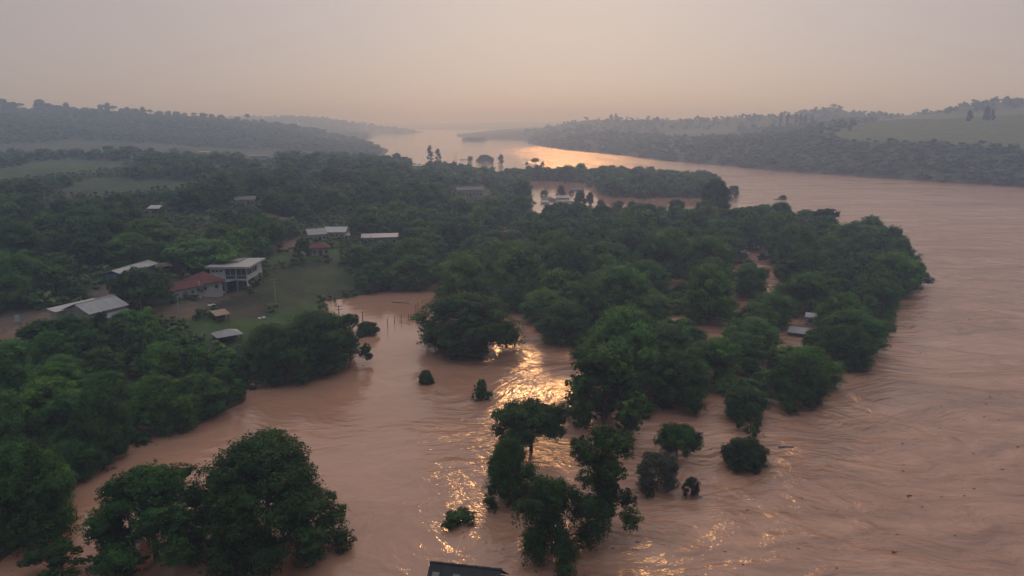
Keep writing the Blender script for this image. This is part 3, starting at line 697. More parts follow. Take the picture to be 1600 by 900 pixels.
place(P_MID[0], 'broadleaf_tree', 816, 320, 32, 283, 'big round tree standing at the edge of the drowned village', tint=(0.55, 0.63, 0.59), low=0.3)
place(P_UMB, 'umbrella_tree', 990, 283, 12, 263, 'single umbrella-topped tree rising above the far band of trees', tint=(0.50, 0.59, 0.55), low=0.1)
place(P_EUC, 'eucalyptus', 672, 262, 14, 227, 'taller pale eucalyptus on the wooded headland', tint=(0.92, 0.92, 0.92), low=0.1)
place(P_EUC, 'eucalyptus', 685, 264, 12, 232, 'shorter thin eucalyptus on the wooded headland', tint=(0.80, 0.80, 0.80), low=0.1)
place(P_BUSH, 'bush', 757, 253, 24, 242, 'low wide bush islet in the far river', 'bush', tint=(0.59, 0.67, 0.67))
place(P_LOW[1], 'broadleaf_tree', 769, 254, 6, 246, 'tiny tree next to the low wide bush islet', tint=(0.59, 0.67, 0.67), low=0.2)
place(P_LOW[4], 'broadleaf_tree', 783, 257, 9, 241, 'narrow upright tree drowned in the far river', tint=(0.59, 0.67, 0.67), low=0.1)
place(P_LOW[2], 'broadleaf_tree', 735, 252, 9, 244, 'small tree by the waterside of the bush islet', tint=(0.59, 0.67, 0.67), low=0.2)
place(P_UMB, 'umbrella_tree', 836, 256, 11, 247, 'small umbrella-shaped tree drowned in the golden reach', tint=(0.50, 0.59, 0.59), low=0.1)
place(P_LOW[1], 'broadleaf_tree', 848, 258, 6, 252, 'tiny round tree beside the small drowned umbrella tree', tint=(0.50, 0.59, 0.59), low=0.2)
place(P_LOW[3], 'broadleaf_tree', 823, 257, 5, 253, 'tiniest tree top in the golden reach', tint=(0.50, 0.59, 0.59), low=0.2)
place(P_SPRIG, 'bush', 1223, 312, 14, 305, 'clump of floating brush drifting in the open river', 'bush', tint=(0.42, 0.42, 0.38))
place(P_LOW[0], 'broadleaf_tree', 972, 420, 3, 410, 'x', parts=False) if False else None
for i, (u, vb, w, vt, lab) in enumerate([(850, 305, 14, 297, 'low round tree by the golden water of the drowned village'), (876, 309, 13, 289, 'thin tree in the middle of the drowned village'), (893, 303, 8, 297, 'small round tree between two drowned roofs'),
        (906, 323, 20, 298, 'dark bushy tree before the drowned village roofs'), (922, 320, 13, 300, 'slim tree in the row before the drowned village'), (938, 328, 15, 312, 'small tree at the water on the village end of the grove'),
        (966, 334, 26, 314, 'round tree standing in pink water below the far band'), (1012, 334, 20, 318, 'pale umbrella tree in pink water below the far band'), (1056, 338, 22, 312, 'sparse tall tree in pink water near the far tip'), (987, 330, 14, 314, 'small tree between two trees in the pink water')]):
    place((P_LOW[i % 4], P_UMB)[i in (7, 8)], 'village_tree', u, vb, w, vt, lab, tint=(0.59, 0.67, 0.63), low=0.2)
for u, w, vt, lab in [(955, 5, 178, 'first of two poplars on the far hill skyline'), (962, 5, 177, 'second of two poplars on the far hill skyline')]:
    place(P_LOW[4], 'poplar', u, 190, w, vt, lab, tint=(0.50, 0.55, 0.50), dist=2200, low=0.1)
for i, (u, w, vt) in enumerate([(1219, 5, 178), (1230, 5, 176), (1243, 5, 179), (1250, 5, 177), (1258, 6, 178), (1268, 5, 179)]):
    place(P_LOW[4], 'poplar', u, 196, w, vt, ['first', 'second', 'third', 'fourth', 'fifth', 'sixth'][i] + ' tall slim tree from the left in the row on the hazy hill', group='row of slim trees on the ridge', tint=(0.50, 0.55, 0.50), dist=1500, low=0.1)
for u, w, vt, lab in [(1542, 9, 166, 'tallest round tree on the green hilltop'), (1551, 7, 171, 'smaller tree beside the tallest on the green hilltop'), (1515, 9, 172, 'squat tree on the crest of the green hill'),
                      (1340, 5, 203, 'lone small tree at the near end of the green hill'), (1328, 5, 193, 'lone tree on the lower crest of the green hill')]:
    place(P_LOW[rnd.randrange(4)], 'broadleaf_tree', u, vt + w * 1.2, w, vt, lab, tint=(0.50, 0.55, 0.55), dist=1190 if u > 1350 else 1150, low=0.1)

for u, vb, w, vt, lab in [(112, 540, 62, 494, 'leafy tree hiding the near gable of the grey warehouse'), (188, 545, 56, 498, 'leafy tree before the awning of the grey warehouse'), (70, 548, 70, 500, 'bushy tree between the pinkish yard and the warehouse')]:
    place(P_MID[len(lab) % 6], 'broadleaf_tree', u, vb, w, vt, lab, tint=(0.9, 1.0, 0.85))
# --- open ground, roofs and water that stay clear of leaves ---------------------
KEEP = LAWN + ROUGH[:1] + DIRT + SOIL + F_GREEN + F_DARK[:1] + [
    [(262, 424), (312, 414), (330, 408), (416, 410), (418, 455), (392, 466), (330, 480), (262, 470)],       # houses
    [(118, 486), (165, 466), (204, 482), (168, 494)],                                            # warehouse
    [(164, 428), (200, 424), (200, 438), (165, 440)], [(478, 356), (545, 356), (545, 384), (520, 404), (478, 404)], [(566, 366), (622, 366), (622, 382), (566, 380)],
    [(366, 308), (402, 308), (402, 323), (366, 323)], [(228, 318), (254, 318), (254, 337), (228, 335)], [(386, 240), (426, 240), (426, 254), (386, 254)],
    [(310, 230), (330, 230), (330, 240), (310, 240)], [(706, 289), (764, 289), (764, 309), (706, 309)], [(645, 256), (662, 256), (662, 264), (645, 264)], [(265, 470), (290, 470), (290, 500), (265, 500)],
    [(425, 440), (440, 440), (440, 472), (425, 472)], [(215, 468), (228, 468), (228, 482), (215, 482)], [(335, 486), (372, 486), (385, 540), (330, 540)],
    [(505, 474), (560, 466), (655, 452), (668, 505), (690, 560), (600, 560), (575, 505), (540, 500), (510, 490)]]
WATER_L = [[(0, 905), (0, 868), (60, 830), (92, 762), (150, 738), (198, 700), (200, 660), (240, 655), (262, 690), (330, 655), (384, 632), (390, 602), (500, 592), (575, 565), (650, 900)]]
GROVE = [(662, 462), (668, 430), (690, 402), (740, 372), (790, 352), (850, 332), (900, 326), (960, 334), (1000, 325), (1040, 334), (1090, 330), (1100, 312), (1130, 310), (1140, 338), (1200, 330), (1250, 338), (1300, 340), (1325, 357), (1370, 352),
         (1418, 376), (1438, 402), (1456, 428), (1430, 478), (1395, 520), (1384, 548), (1330, 580), (1290, 628), (1230, 640), (1180, 636), (1130, 612), (1110, 638), (1060, 645), (1010, 645), (990, 690), (890, 690), (876, 655), (880, 608), (902, 580), (893, 548), (850, 525), (800, 505), (770, 470), (700, 486)]
GAPS = [(1266, 496, 9), (1245, 521, 10), (1168, 391, 11), (1216, 440, 8), (1216, 453, 8), (1154, 419, 6), (1061, 440, 5), (1195, 373, 5), (1346, 462, 4), (1346, 485, 4), (1262, 358, 7), (1203, 405, 9),
        (1048, 490, 4), (1070, 494, 7), (1092, 500, 8), (1112, 512, 9), (1124, 524, 6), (1140, 492, 6), (1156, 478, 6), (1176, 467, 6), (1196, 459, 5), (1016, 625, 6), (820, 372, 4), (790, 362, 3)]      # u, v, radius of bright water seen between crowns
BAND = [(775, 276), (800, 264), (870, 268), (900, 262), (1000, 268), (1100, 272), (1128, 280), (1130, 303), (1095, 306), (1000, 307), (935, 302), (930, 286), (880, 281), (820, 280)]
BAND_TOP = [(880, 286), (930, 288), (935, 302), (1000, 307), (1000, 290), (890, 280)]
def crown_points(x, y, z, W, H):
    """points spread over each crown, as seen from the camera"""
    out = []
    rx, ry = y / np.hypot(x, y), -x / np.hypot(x, y)
    for sx, sz in [(0, 0.12), (0, 0.55), (0, 0.95), (0.42, 0.45), (-0.42, 0.45), (0.3, 0.8), (-0.3, 0.8), (0.5, 0.25), (-0.5, 0.25)]:
        out.append(project(np.stack([x + rx * W * sx, y + ry * W * sx, z + H * sz], -1))[:2])
    return out
ACC = np.zeros((0, 3))
def scatter(n, az, r, wrange, ok, seed, spacing=0.40, hr=(0.75, 1.0), rpow=1.0, gr=None):
    """dart throwing: returns rows x, y, z, W, H of trees that keep their distance and pass the test ok(crown points, z, r)"""
    global ACC
    rng = np.random.default_rng(seed)
    a = np.radians(rng.uniform(*az, n)); rr = np.sqrt(rng.uniform(r[0] ** 2, r[1] ** 2, n)) if rpow == 1 else np.exp(rng.uniform(math.log(r[0]), math.log(r[1]), n))
    x, y = np.sin(a) * rr, np.cos(a) * rr
    g = height(x, y); z = np.maximum(g, 0)
    W = rng.uniform(*wrange, n); H = W * rng.uniform(*hr, n)
    global LAST_XY, LAST
    LAST_XY = (x, y); LAST = (x, y, z, W, H)
    m = ok(crown_points(x, y, z, W, H), g, rr)
    x, y, z, W, H = x[m], y[m], z[m], W[m], H[m]
    own = np.array([[p['x'], p['y'], p['W']] for p in PLACED])
    acc = np.concatenate([own, ACC]) if len(ACC) else own
    xs, ys, ws = list(acc[:, 0]), list(acc[:, 1]), list(acc[:, 2])
    cell = {}; cs = 24.0
    for i in range(len(xs)): cell.setdefault((int(xs[i] // cs), int(ys[i] // cs)), []).append((xs[i], ys[i], ws[i]))
    keep = []
    for i in range(len(x)):
        cx, cy = int(x[i] // cs), int(y[i] // cs); good = True
        for dx in (-1, 0, 1):
            for dy in (-1, 0, 1):
                for (px, py, pw) in cell.get((cx + dx, cy + dy), ()):
                    if (px - x[i]) ** 2 + (py - y[i]) ** 2 < ((pw + W[i]) * spacing) ** 2: good = False; break
                if not good: break
            if not good: break
        if good:
            keep.append(i); cell.setdefault((cx, cy), []).append((x[i], y[i], W[i]))
    rows = np.stack([x, y, z, W, H], -1)[keep]
    ACC = np.concatenate([ACC, rows[:, [0, 1, 3]]])
    return rows

def ok_grove(cp, g, r):
    m = np.ones(len(g), bool)
    for k, (u, v) in enumerate(cp):
        if k not in (2, 5, 6): m &= in_poly(u, v, GROVE)
    x, y, z, W, H = LAST
    uc, vc, dep = project(np.stack([x, y, z + 0.5 * H], -1)); th = np.arctan2(CAM_H - 0.5 * H, np.hypot(x, y))
    ax = 0.52 * W * FPX / dep; ay = (0.5 * H * np.cos(th) + 0.35 * W * np.sin(th)) * FPX / dep
    for gu, gv, gr_ in GAPS:
        lim = np.where(vc > gv, 1.0, 0.5) if gr_ > 8.5 and gu > 1150 else 0.5
        m &= ((uc - gu) / (ax + gr_)) ** 2 + ((vc - gv) / (ay + gr_)) ** 2 > lim
    return m & (g < 1.2)
def ok_band(cp, g, r):
    m = in_poly(*cp[0], BAND) & in_poly(*cp[1], BAND) & in_poly(*cp[3], BAND) & in_poly(*cp[4], BAND)
    return m & (g < 3)
SWAMP = [(680, 345), (740, 290), (795, 304), (820, 312), (836, 324), (845, 334), (800, 356), (740, 378), (690, 405), (660, 440), (640, 440)]
def ok_land(cp, g, r):
    m = (g > -0.5) | (in_poly(*cp[0], SWAMP) & (g > -2.5))
    for k, (u, v) in enumerate(cp): m &= ~in_any(u, v, KEEP)
    m &= ~in_any(*cp[1], WATER_L)
    u, v = cp[0]
    m &= (u > -80) & (v < 905) & (u < 850)
    m &= ~((u > 700) & in_poly(u, v, GROVE) & ~in_poly(u, v, SWAMP))
    # the open slopes carry only a thin scatter of trees
    thin = in_any(u, v, ROUGH + F_DARK[1:])
    m &= ~thin | (np.random.default_rng(1).uniform(0, 1, len(g)) < 0.06)
    return m
def patchy(x, y, L=70.0):
    return sum(np.sin((x * math.cos(a) + y * math.sin(a)) * 6.283 / (L * f) + a * 7) for a, f in [(0.3, 1.0), (1.4, 0.8), (2.3, 1.3), (0.9, 0.45), (2.9, 0.5)]) / 2.2
def ok_slope(cp, g, r):
    m = ok_land(cp, g, r)
    return m & ((patchy(*LAST_XY) > 0.2) | (g < 6) | (cp[0][0] > 560))
def ok_shrub(cp, g, r):
    m = (g > -0.3) & ~in_any(*cp[0], LAWN + DIRT + SOIL + F_GREEN + F_DARK) & ~in_any(*cp[0], ROUGH[:1]) & ~in_any(*cp[1], WATER_L)
    return m & (cp[0][0] > -60) & (cp[0][0] < 720)
grove = scatter(26000, (-14, 34), (125, 520), (11, 18), ok_grove, 101, 0.44, (0.65, 1.1))
grove2 = scatter(14000, (-14, 34), (125, 520), (5, 9), ok_grove, 102, 0.44, (0.4, 0.75))
band = scatter(9000, (-4, 20), (440, 800), (7, 17), ok_band, 103, 0.34, (0.45, 1.0))
near_l = scatter(9000, (-46, -14), (75, 190), (7.5, 13), ok_land, 104, 0.40, (0.75, 1.25))
mid_l = scatter(20000, (-46, 2), (185, 420), (8, 18), ok_slope, 105, 0.37, (0.65, 0.95))
far_l = scatter(26000, (-46, 2), (400, 1000), (8, 15), ok_slope, 106, 0.37, (0.5, 0.8), rpow=2)
shrubs = scatter(24000, (-46, 0), (150, 900), (2.2, 5.0), ok_shrub, 107, 0.30, (0.5, 0.8), rpow=2)
print('scatter', len(shrubs), len(grove), len(grove2), len(band), len(near_l), len(mid_l), len(far_l))

# --- landmarks that the labels of the unnamed trees refer to ---------------------
MARKS = [(735, 512, 'the lone broad tree at the inlet'), (830, 668, 'the umbrella-shaped tree'), (1160, 712, 'the ball-shaped bush'), (1080, 505, 'the open channel through the grove'), (1217, 446, 'the bright water gap in the grove'),
         (1168, 392, 'the drowned pale shed roofs'), (1265, 497, 'the small white-roofed shed'), (1290, 348, 'the tall dark tree at the far grove edge'), (1114, 310, 'the tall tree mass at the far tip'), (816, 302, 'the big round village tree'),
         (940, 615, 'the massive grey-green tree'), (1060, 600, 'the wide dark grove-front tree'), (1240, 600, 'the broad river-corner tree'), (1445, 430, 'the grove corner nearest the open river'), (595, 372, 'the long pale shed'), (510, 372, 'the grey roofed farmhouses'),
         (365, 432, 'the white modern house'), (292, 445, 'the red roofed house'), (150, 484, 'the grey warehouse'), (383, 315, 'the small white hillside house'), (240, 327, 'the little lean-to on the slope'), (407, 246, 'the house on the ridge'),
         (735, 298, 'the pinkish building by the headland'), (680, 245, 'the two eucalyptuses'), (320, 400, 'the broad flat-topped tree'), (410, 365, 'the round flat-topped tree'), (250, 635, 'the side channel row'), (40, 790, 'the tall edge tree'), (160, 670, 'the tall bushy bank tree'),
         (100, 265, 'the pale upper field'), (190, 290, 'the dark middle field'), (30, 500, 'the pinkish yard'), (360, 515, 'the pavilions on the lawn'), (610, 455, 'the head of the inlet'), (890, 545, 'the glittering inlet mouth'), (440, 398, 'the bright clearing'), (990, 270, 'the single umbrella-topped tree'),
         (700, 430, 'the inlet shore of the grove'), (1385, 545, 'the grove edge along the river')]
def describe(u, v, W, H, tint, where, standing):
    k = int(np.argmin([(u - a) ** 2 + (1.8 * (v - b)) ** 2 for a, b, _ in MARKS])); a, b, what = MARKS[k]
    du, dv = u - a, v - b
    if abs(du) > abs(dv) * 1.4: rel = 'beside' if abs(du) < 45 else ('riverward of' if du > 0 else 'inland of')
    else: rel = 'behind' if dv < 0 and dv > -22 else 'far behind' if dv <= 0 else 'before' if dv < 30 else 'far before'
    lum = sum(tint) / 3
    tone = 'yellowish green' if tint[0] > 1.2 else 'dark' if lum < 0.82 else 'bluish green' if tint[2] > tint[0] * 1.04 and lum < 0.97 else 'mid-green' if lum < 1.03 else 'light green'
    size = 'big' if W > 14 else 'small' if W < 8.5 else 'medium'
    form = 'tall' if H > W * 0.92 else 'spreading' if H < W * 0.72 else 'rounded'
    return f'{size} {tone} {form} {standing} tree {rel} {what}'
def individuals(rows, name, group, standing, limit, protos_for, parts_px=11):
    """the trees that show largest as things of their own; returns the rest"""
    top = rows.copy(); top[:, 2] += top[:, 4] * 0.5
    u, v, dep = project(top[:, :3]); px = rows[:, 3] * FPX / dep
    vis = (u > -40) & (u < 1640) & (v < 930)
    order = [i for i in np.argsort(-px) if vis[i]]
    chosen = set(order[:limit])
    made = {}
    for i in order[:limit]:
        x, y, z, W, H = rows[i]
        tint = GREENS[nrng.integers(len(GREENS))]; k = float(nrng.uniform(0.85, 1.12)) * (1.5 if math.hypot(x, y) < 190 and x < -30 else 1.22); tint = tuple(c * k for c in tint)
        pr = protos_for(px[i])
        lab = describe(u[i], v[i], W, H, tint, '', standing)
        for drop in ('rounded', 'medium', 'medium' if standing == 'distant' else standing, 'small', 'big', 'spreading', 'tall'):
            if len(lab.split()) > 14: ws = lab.split(); k_ = next((j for j, w in enumerate(ws[:5]) if w == drop), None); lab = ' '.join(w for j, w in enumerate(ws) if j != k_)
        o = plant(pr, name, (x, y, z), W, H, rnd.uniform(0, 6.28), lab, 'tree', group, tint, parts=px[i] > parts_px)
        made.setdefault(o['label'], []).append((dep[i], o))
    for lab, same in made.items():            # look-alikes beside one landmark: told apart by how far off they stand
        if len(same) < 2: continue
        same.sort(key=lambda q: q[0]); n = len(same)
        words = {2: ['nearer', 'farther'], 3: ['nearest', 'middle', 'farthest']}.get(n, ['nearest', 'second nearest', 'third nearest', 'fourth nearest', 'fifth nearest', 'sixth nearest', 'seventh nearest'][:n - 1] + ['farthest'])
        for w, (_, o) in zip(words, same): o['label'] = w + ' ' + lab
    return np.array([rows[i] for i in range(len(rows)) if i not in chosen and vis[i]]).reshape(-1, 5)
def pick(px):
    if px > 62: return P_HI[nrng.integers(3)]
    if px > 28: return P_MID[nrng.integers(6)]
    return P_LOW[nrng.integers(4)]
gr = np.concatenate([grove, grove2])
rest_g = individuals(gr, 'flooded_tree', 'trees of the drowned grove', 'drowned', 290, pick)
rest_b = individuals(band, 'far_band_tree', 'trees of the far flooded band', 'distant', 110, pick, 14)
ll = np.concatenate([near_l, mid_l, far_l])
rest_l = individuals(ll, 'hillside_tree', 'trees of the wooded bank', 'bank', 300, pick)
if len(rest_g): joined('grove_wood', rest_g[:, :3], rest_g[:, 3], rest_g[:, 4], T_BROAD, 'smaller dark trees filling the drowned grove', 'trees')
if len(rest_b): joined('band_wood', rest_b[:, :3], rest_b[:, 3], rest_b[:, 4], T_BROAD, 'smaller trees filling the far flooded band', 'trees')
joined('hillside_wood', rest_l[:, :3], rest_l[:, 3], rest_l[:, 4], T_BROAD, 'dense dark wood covering the hazy hillside', 'trees')
joined('shrubs', shrubs[:, :3], shrubs[:, 3], shrubs[:, 4], [tiny(67 + k, 'round', 9, 9, 0.0, n_lobe=2, n_spray=4, n_leaf=2, leaf=3.0, lobe_r=(0.26, 0.36)) for k in range(4)], 'light green shrubs and rough growth on the slopes', 'shrubs', M_SHRUB)
print('rest', len(rest_g), len(rest_b), len(rest_l))

# --- far woods: the misty ridge and the opposite bank -----------------------------
def wood(n, az, r, ok, wr, hr, seed, lim=None):
    rng = np.random.default_rng(seed)
    a = np.radians(rng.uniform(*az, n)); rr = np.exp(rng.uniform(math.log(r[0]), math.log(r[1]), n))
    x, y = np.sin(a) * rr, np.cos(a) * rr; z = height(x, y); u, v, _ = project(np.stack([x, y, z], -1))
    m = ok(u, v, z, rr); W = rng.uniform(*wr, n); H = W * rng.uniform(*hr, n)
    return np.stack([x, y, z], -1)[m], W[m], H[m]
p, W, H = wood(4600, (-44, -9), (1250, 2250), lambda u, v, z, r: (z > 1.0) & (u > -60) & (u < 600), (13, 20), (0.3, 0.5), 201)
joined('ridge_wood', p, W, H, T_FAR, 'hazy dark wood covering the long ridge behind the near hill', vary=0.08)
p, W, H = wood(1500, (-26, -7), (2600, 4200), lambda u, v, z, r: (z > 1.0), (22, 36), (0.4, 0.6), 202)
joined('distant_wood', p, W, H, T_FAR, 'faint wood on the second ridge by the far river', vary=0.08)
p, W, H = wood(6500, (-1, 42), (600, 2700), lambda u, v, z, r: (z > 0.4) & (u > 815) & (u < 1700) & ~in_any(u, v, R_GREEN) & (z < 34), (12, 19), (0.42, 0.6), 203)
joined('far_bank_wood', p, W, H, T_FAR, 'grey hazy wood lining the opposite river bank', vary=0.08)
p, W, H = wood(2200, (1, 42), (1000, 3200), lambda u, v, z, r: (z >= 34) & (u > 815) & (u < 1700) & ~in_any(u, v, R_GREEN), (12, 20), (0.45, 0.7), 204)
joined('hilltop_wood', p, W, H, T_FAR, 'hazy scattered wood on the hills across the river', vary=0.08)
# trees that stand out along the crest of the misty ridge
crest = [(6, 14, 157), (20, 18, 162), (32, 20, 164), (62, 16, 158), (75, 20, 164), (90, 18, 167), (104, 10, 163), (116, 14, 170), (134, 14, 171), (145, 12, 172), (158, 10, 166), (168, 8, 163), (178, 14, 168), (192, 14, 172), (200, 10, 170), (212, 12, 172), (224, 9, 170), (236, 12, 174), (250, 12, 176),
         (264, 8, 176), (276, 12, 177), (290, 9, 179), (304, 12, 179), (318, 10, 179), (331, 9, 181), (346, 10, 182), (372, 8, 185), (388, 10, 181), (410, 9, 189), (432, 10, 193), (460, 9, 196), (490, 10, 202)]
for i, (u, w, vt) in enumerate(crest):
    flat = i % 5 == 2
    ORD = 'first second third fourth fifth sixth seventh eighth ninth tenth eleventh twelfth thirteenth fourteenth fifteenth sixteenth seventeenth eighteenth nineteenth twentieth'.split()
    kth = sum(1 for q in range(i) if (q % 5 == 2) == flat)
    nth = ORD[kth] if kth < 20 else 'twenty-' + ORD[kth - 20]
    place(P_ARAU if flat else P_LOW[i % 4], 'umbrella_tree' if flat else 'ridge_tree', u, vt + (15 if flat else 11), w * (0.8 if flat else 1.25), vt - 3,
          ('flat-topped' if flat else 'rounded') + f' dark tree on the misty ridge skyline, {nth} of its shape from the left', 'tree', 'flat-topped skyline trees' if flat else 'rounded skyline trees', (0.6, 0.65, 0.65), dist=1840, low=0.1)
# ------------------------------------------------------------------ buildings
M_WHITE = simple_mat('white_render', (0.42, 0.40, 0.385), 0.8, 0.2, 0.12, 0.8)
M_BRIGHT = simple_mat('fresh_white_render', (0.56, 0.54, 0.52), 0.8, 0.2, 0.10, 0.8)
M_PINK = simple_mat('pinkish_render', (0.33, 0.24, 0.21), 0.85, 0.2, 0.15, 0.7)
M_CREAM = simple_mat('cream_render', (0.34, 0.31, 0.27), 0.85, 0.2, 0.15, 0.7)
M_TILE = simple_mat('red_tile', (0.145, 0.052, 0.044), 0.85, 0.15, 0.25, 1.2)
M_METAL = simple_mat('grey_metal_roof', (0.25, 0.245, 0.25), 0.5, 0.4, 0.15, 0.35)
M_PALE = simple_mat('pale_metal_roof', (0.36, 0.34, 0.335), 0.5, 0.4, 0.12, 0.5)
M_RUST = simple_mat('rusty_metal', (0.30, 0.20, 0.15), 0.7, 0.3, 0.25, 0.8)
M_CEMENT = simple_mat('fibre_cement', (0.20, 0.19, 0.18), 0.9, 0.15, 0.3, 0.8)
M_DARKROOF = simple_mat('dark_wet_roof', (0.030, 0.031, 0.032), 0.7, 0.3, 0.3, 1.0)
M_BLUE = simple_mat('blue_paint', (0.08, 0.17, 0.30), 0.6, 0.3, 0.2, 1.0)
M_WOOD = simple_mat('grey_wood', (0.15, 0.115, 0.09), 0.9, 0.1, 0.3, 2.0)
M_CONC = simple_mat('concrete', (0.34, 0.32, 0.30), 0.9, 0.15, 0.2, 0.8)
M_FRAME = simple_mat('window_frame', (0.55, 0.54, 0.52), 0.6, 0.3, 0.05, 1.0)
M_DOOR = simple_mat('dark_door', (0.06, 0.04, 0.035), 0.7, 0.3, 0.2, 1.0)
M_RUBBER = simple_mat('tyre_rubber', (0.02, 0.02, 0.02), 0.8, 0.2, 0.1, 2.0)
M_CAR = simple_mat('white_car_paint', (0.70, 0.70, 0.69), 0.35, 0.5, 0.04, 0.6)
M_TARP = simple_mat('white_plastic', (0.66, 0.66, 0.64), 0.5, 0.4, 0.08, 2.0)
M_TEAL = simple_mat('pale_green_paint', (0.36, 0.46, 0.44), 0.6, 0.3, 0.1, 1.0)
def glass_mat():
    m, n, l, out = new_mat('window_glass')
    b = n.new('ShaderNodeBsdfPrincipled'); b.inputs['Base Color'].default_value = (0.035, 0.075, 0.075, 1); b.inputs['Roughness'].default_value = 0.06
    b.inputs['Specular IOR Level'].default_value = 0.7
    l.new(b.outputs[0], out.inputs['Surface']); return m
M_GLASS = glass_mat()

def az_rot(P): return -math.atan2(P[0], P[1])
def window(root, x, z, w, h, y=0.0, axis='y', out=-1, pane=M_GLASS):
    """a frame standing proud of the wall with its pane set back; axis 'y': in a front or back wall, 'x': in a side wall"""
    f, g, t = MB(), MB(), 0.09
    def bx(mb, a0, a1, z0, z1, d0, d1):
        lo, hi = sorted((y + out * d0, y + out * d1))
        mb.box(a0, a1, lo, hi, z0, z1) if axis == 'y' else mb.box(lo, hi, a0, a1, z0, z1)
    bx(f, x - w / 2, x + w / 2, z - t, z, -0.02, 0.07); bx(f, x - w / 2, x + w / 2, z + h, z + h + t, -0.02, 0.07)
    bx(f, x - w / 2 - t, x - w / 2, z - t, z + h + t, -0.02, 0.072); bx(f, x + w / 2, x + w / 2 + t, z - t, z + h + t, -0.02, 0.072)
    if w > 1.6: bx(f, x - 0.04, x + 0.04, z, z + h, -0.02, 0.068)
    bx(g, x - w / 2, x + w / 2, z, z + h, -0.02, 0.03)
    fo = f.build('window', M_FRAME, root); g.build('pane', pane, fo)
def roof_part(root, kind, x0, x1, y0, y1, z, rise, mat, over=0.5, t=0.14, name='roof'):
    mb = MB(); a, b, c, d_ = x0 - over, x1 + over, y0 - over, y1 + over; ym, xm = (c + d_) / 2, (a + b) / 2
    if kind == 'gable':          # ridge along x
        mb.slab([(a, c, z), (b, c, z), (b, ym - 0.02, z + rise), (a, ym - 0.02, z + rise)], t); mb.slab([(b, d_, z), (a, d_, z), (a, ym + 0.02, z + rise), (b, ym + 0.02, z + rise)], t)
        mb.box(a, b, ym - 0.15, ym + 0.15, z + rise - 0.04, z + rise + 0.07)
    elif kind == 'gable_y':
        mb.slab([(a, c, z), (xm - 0.02, c, z + rise), (xm - 0.02, d_, z + rise), (a, d_, z)][::1], t) if False else mb.slab([(a, d_, z), (a, c, z), (xm - 0.02, c, z + rise), (xm - 0.02, d_, z + rise)], t)
        mb.slab([(b, c, z), (b, d_, z), (xm + 0.02, d_, z + rise), (xm + 0.02, c, z + rise)], t)
        mb.box(xm - 0.15, xm + 0.15, c, d_, z + rise - 0.04, z + rise + 0.07)
    elif kind == 'hip':
        k = min((b - a) / 2 - 0.2, (d_ - c) / 2)
        mb.add([(a, c, z), (b, c, z), (b, d_, z), (a, d_, z), (a + k, ym, z + rise), (b - k, ym, z + rise), (a, c, z - t), (b, c, z - t), (b, d_, z - t), (a, d_, z - t)],
               [(0, 1, 5, 4), (1, 2, 5), (2, 3, 4, 5), (3, 0, 4), (0, 6, 7, 1), (1, 7, 8, 2), (2, 8, 9, 3), (3, 9, 6, 0), (9, 8, 7, 6)])
    elif kind == 'shed': mb.slab([(a, c, z), (b, c, z), (b, d_, z + rise), (a, d_, z + rise)], t)
    else: mb.box(a, b, c, d_, z, z + max(t, 0.2))
    return mb.build(name, mat, root)
def gable_walls(mb, kind, x0, x1, y0, y1, z, rise, over):
    """the triangles under a double-pitched roof"""
    if kind == 'gable':
        ym = (y0 + y1) / 2; k = rise * (y1 - y0) / (y1 - y0 + 2 * over)
        z0 = z + rise * over / ((y1 - y0) / 2 + over) * 0.6 - 0.16; top = z + rise - 0.2
        for x in (x0, x1 - 0.12): mb.add([(x, y0, z0 - 0.3), (x + 0.12, y0, z0 - 0.3), (x + 0.12, y1, z0 - 0.3), (x, y1, z0 - 0.3), (x, ym, top), (x + 0.12, ym, top)], [(0, 3, 4), (1, 5, 2), (0, 4, 5, 1), (3, 2, 5, 4), (0, 1, 2, 3)])
def house(name, label, u, v, wpx, depth_m, h, roof='gable', rise=1.4, rmat=None, wmat=None, rot=None, turn=0.0, cat='house', windows=2, group=None, sunk=None, door=True, over=0.5, W=None):
    P = hit(u, v); dep = project(P)[2][0]; w = W or wpx * dep / FPX
    root = empty(name, P, (az_rot(P) if rot is None else rot) + R(turn))
    tag(root, label, cat, group)
    lo = -2.5
    mb = MB(); mb.box(-w / 2, w / 2, 0, depth_m, lo, h)
    gable_walls(mb, roof, -w / 2, w / 2, 0, depth_m, h, rise, over)
    mb.build('wall', wmat or M_WHITE, root)
    roof_part(root, roof, -w / 2, w / 2, 0, depth_m, h + 0.02, rise, rmat or M_METAL, over)
    n = windows + (1 if door else 0)
    if n and h > 1.6:
        for k in range(n):
            x = -w / 2 + w * (k + 0.5) / n
            if door and k == n // 2:
                d_ = MB(); d_.box(x - 0.5, x + 0.5, -0.06, 0.02, 0.0, min(2.1, h - 0.3)); d_.build('door', M_DOOR, root)
            else: window(root, x, 0.9 if h > 2.3 else 0.4, min(1.3, w / n * 0.55), min(1.2, h - 1.3))
    return root

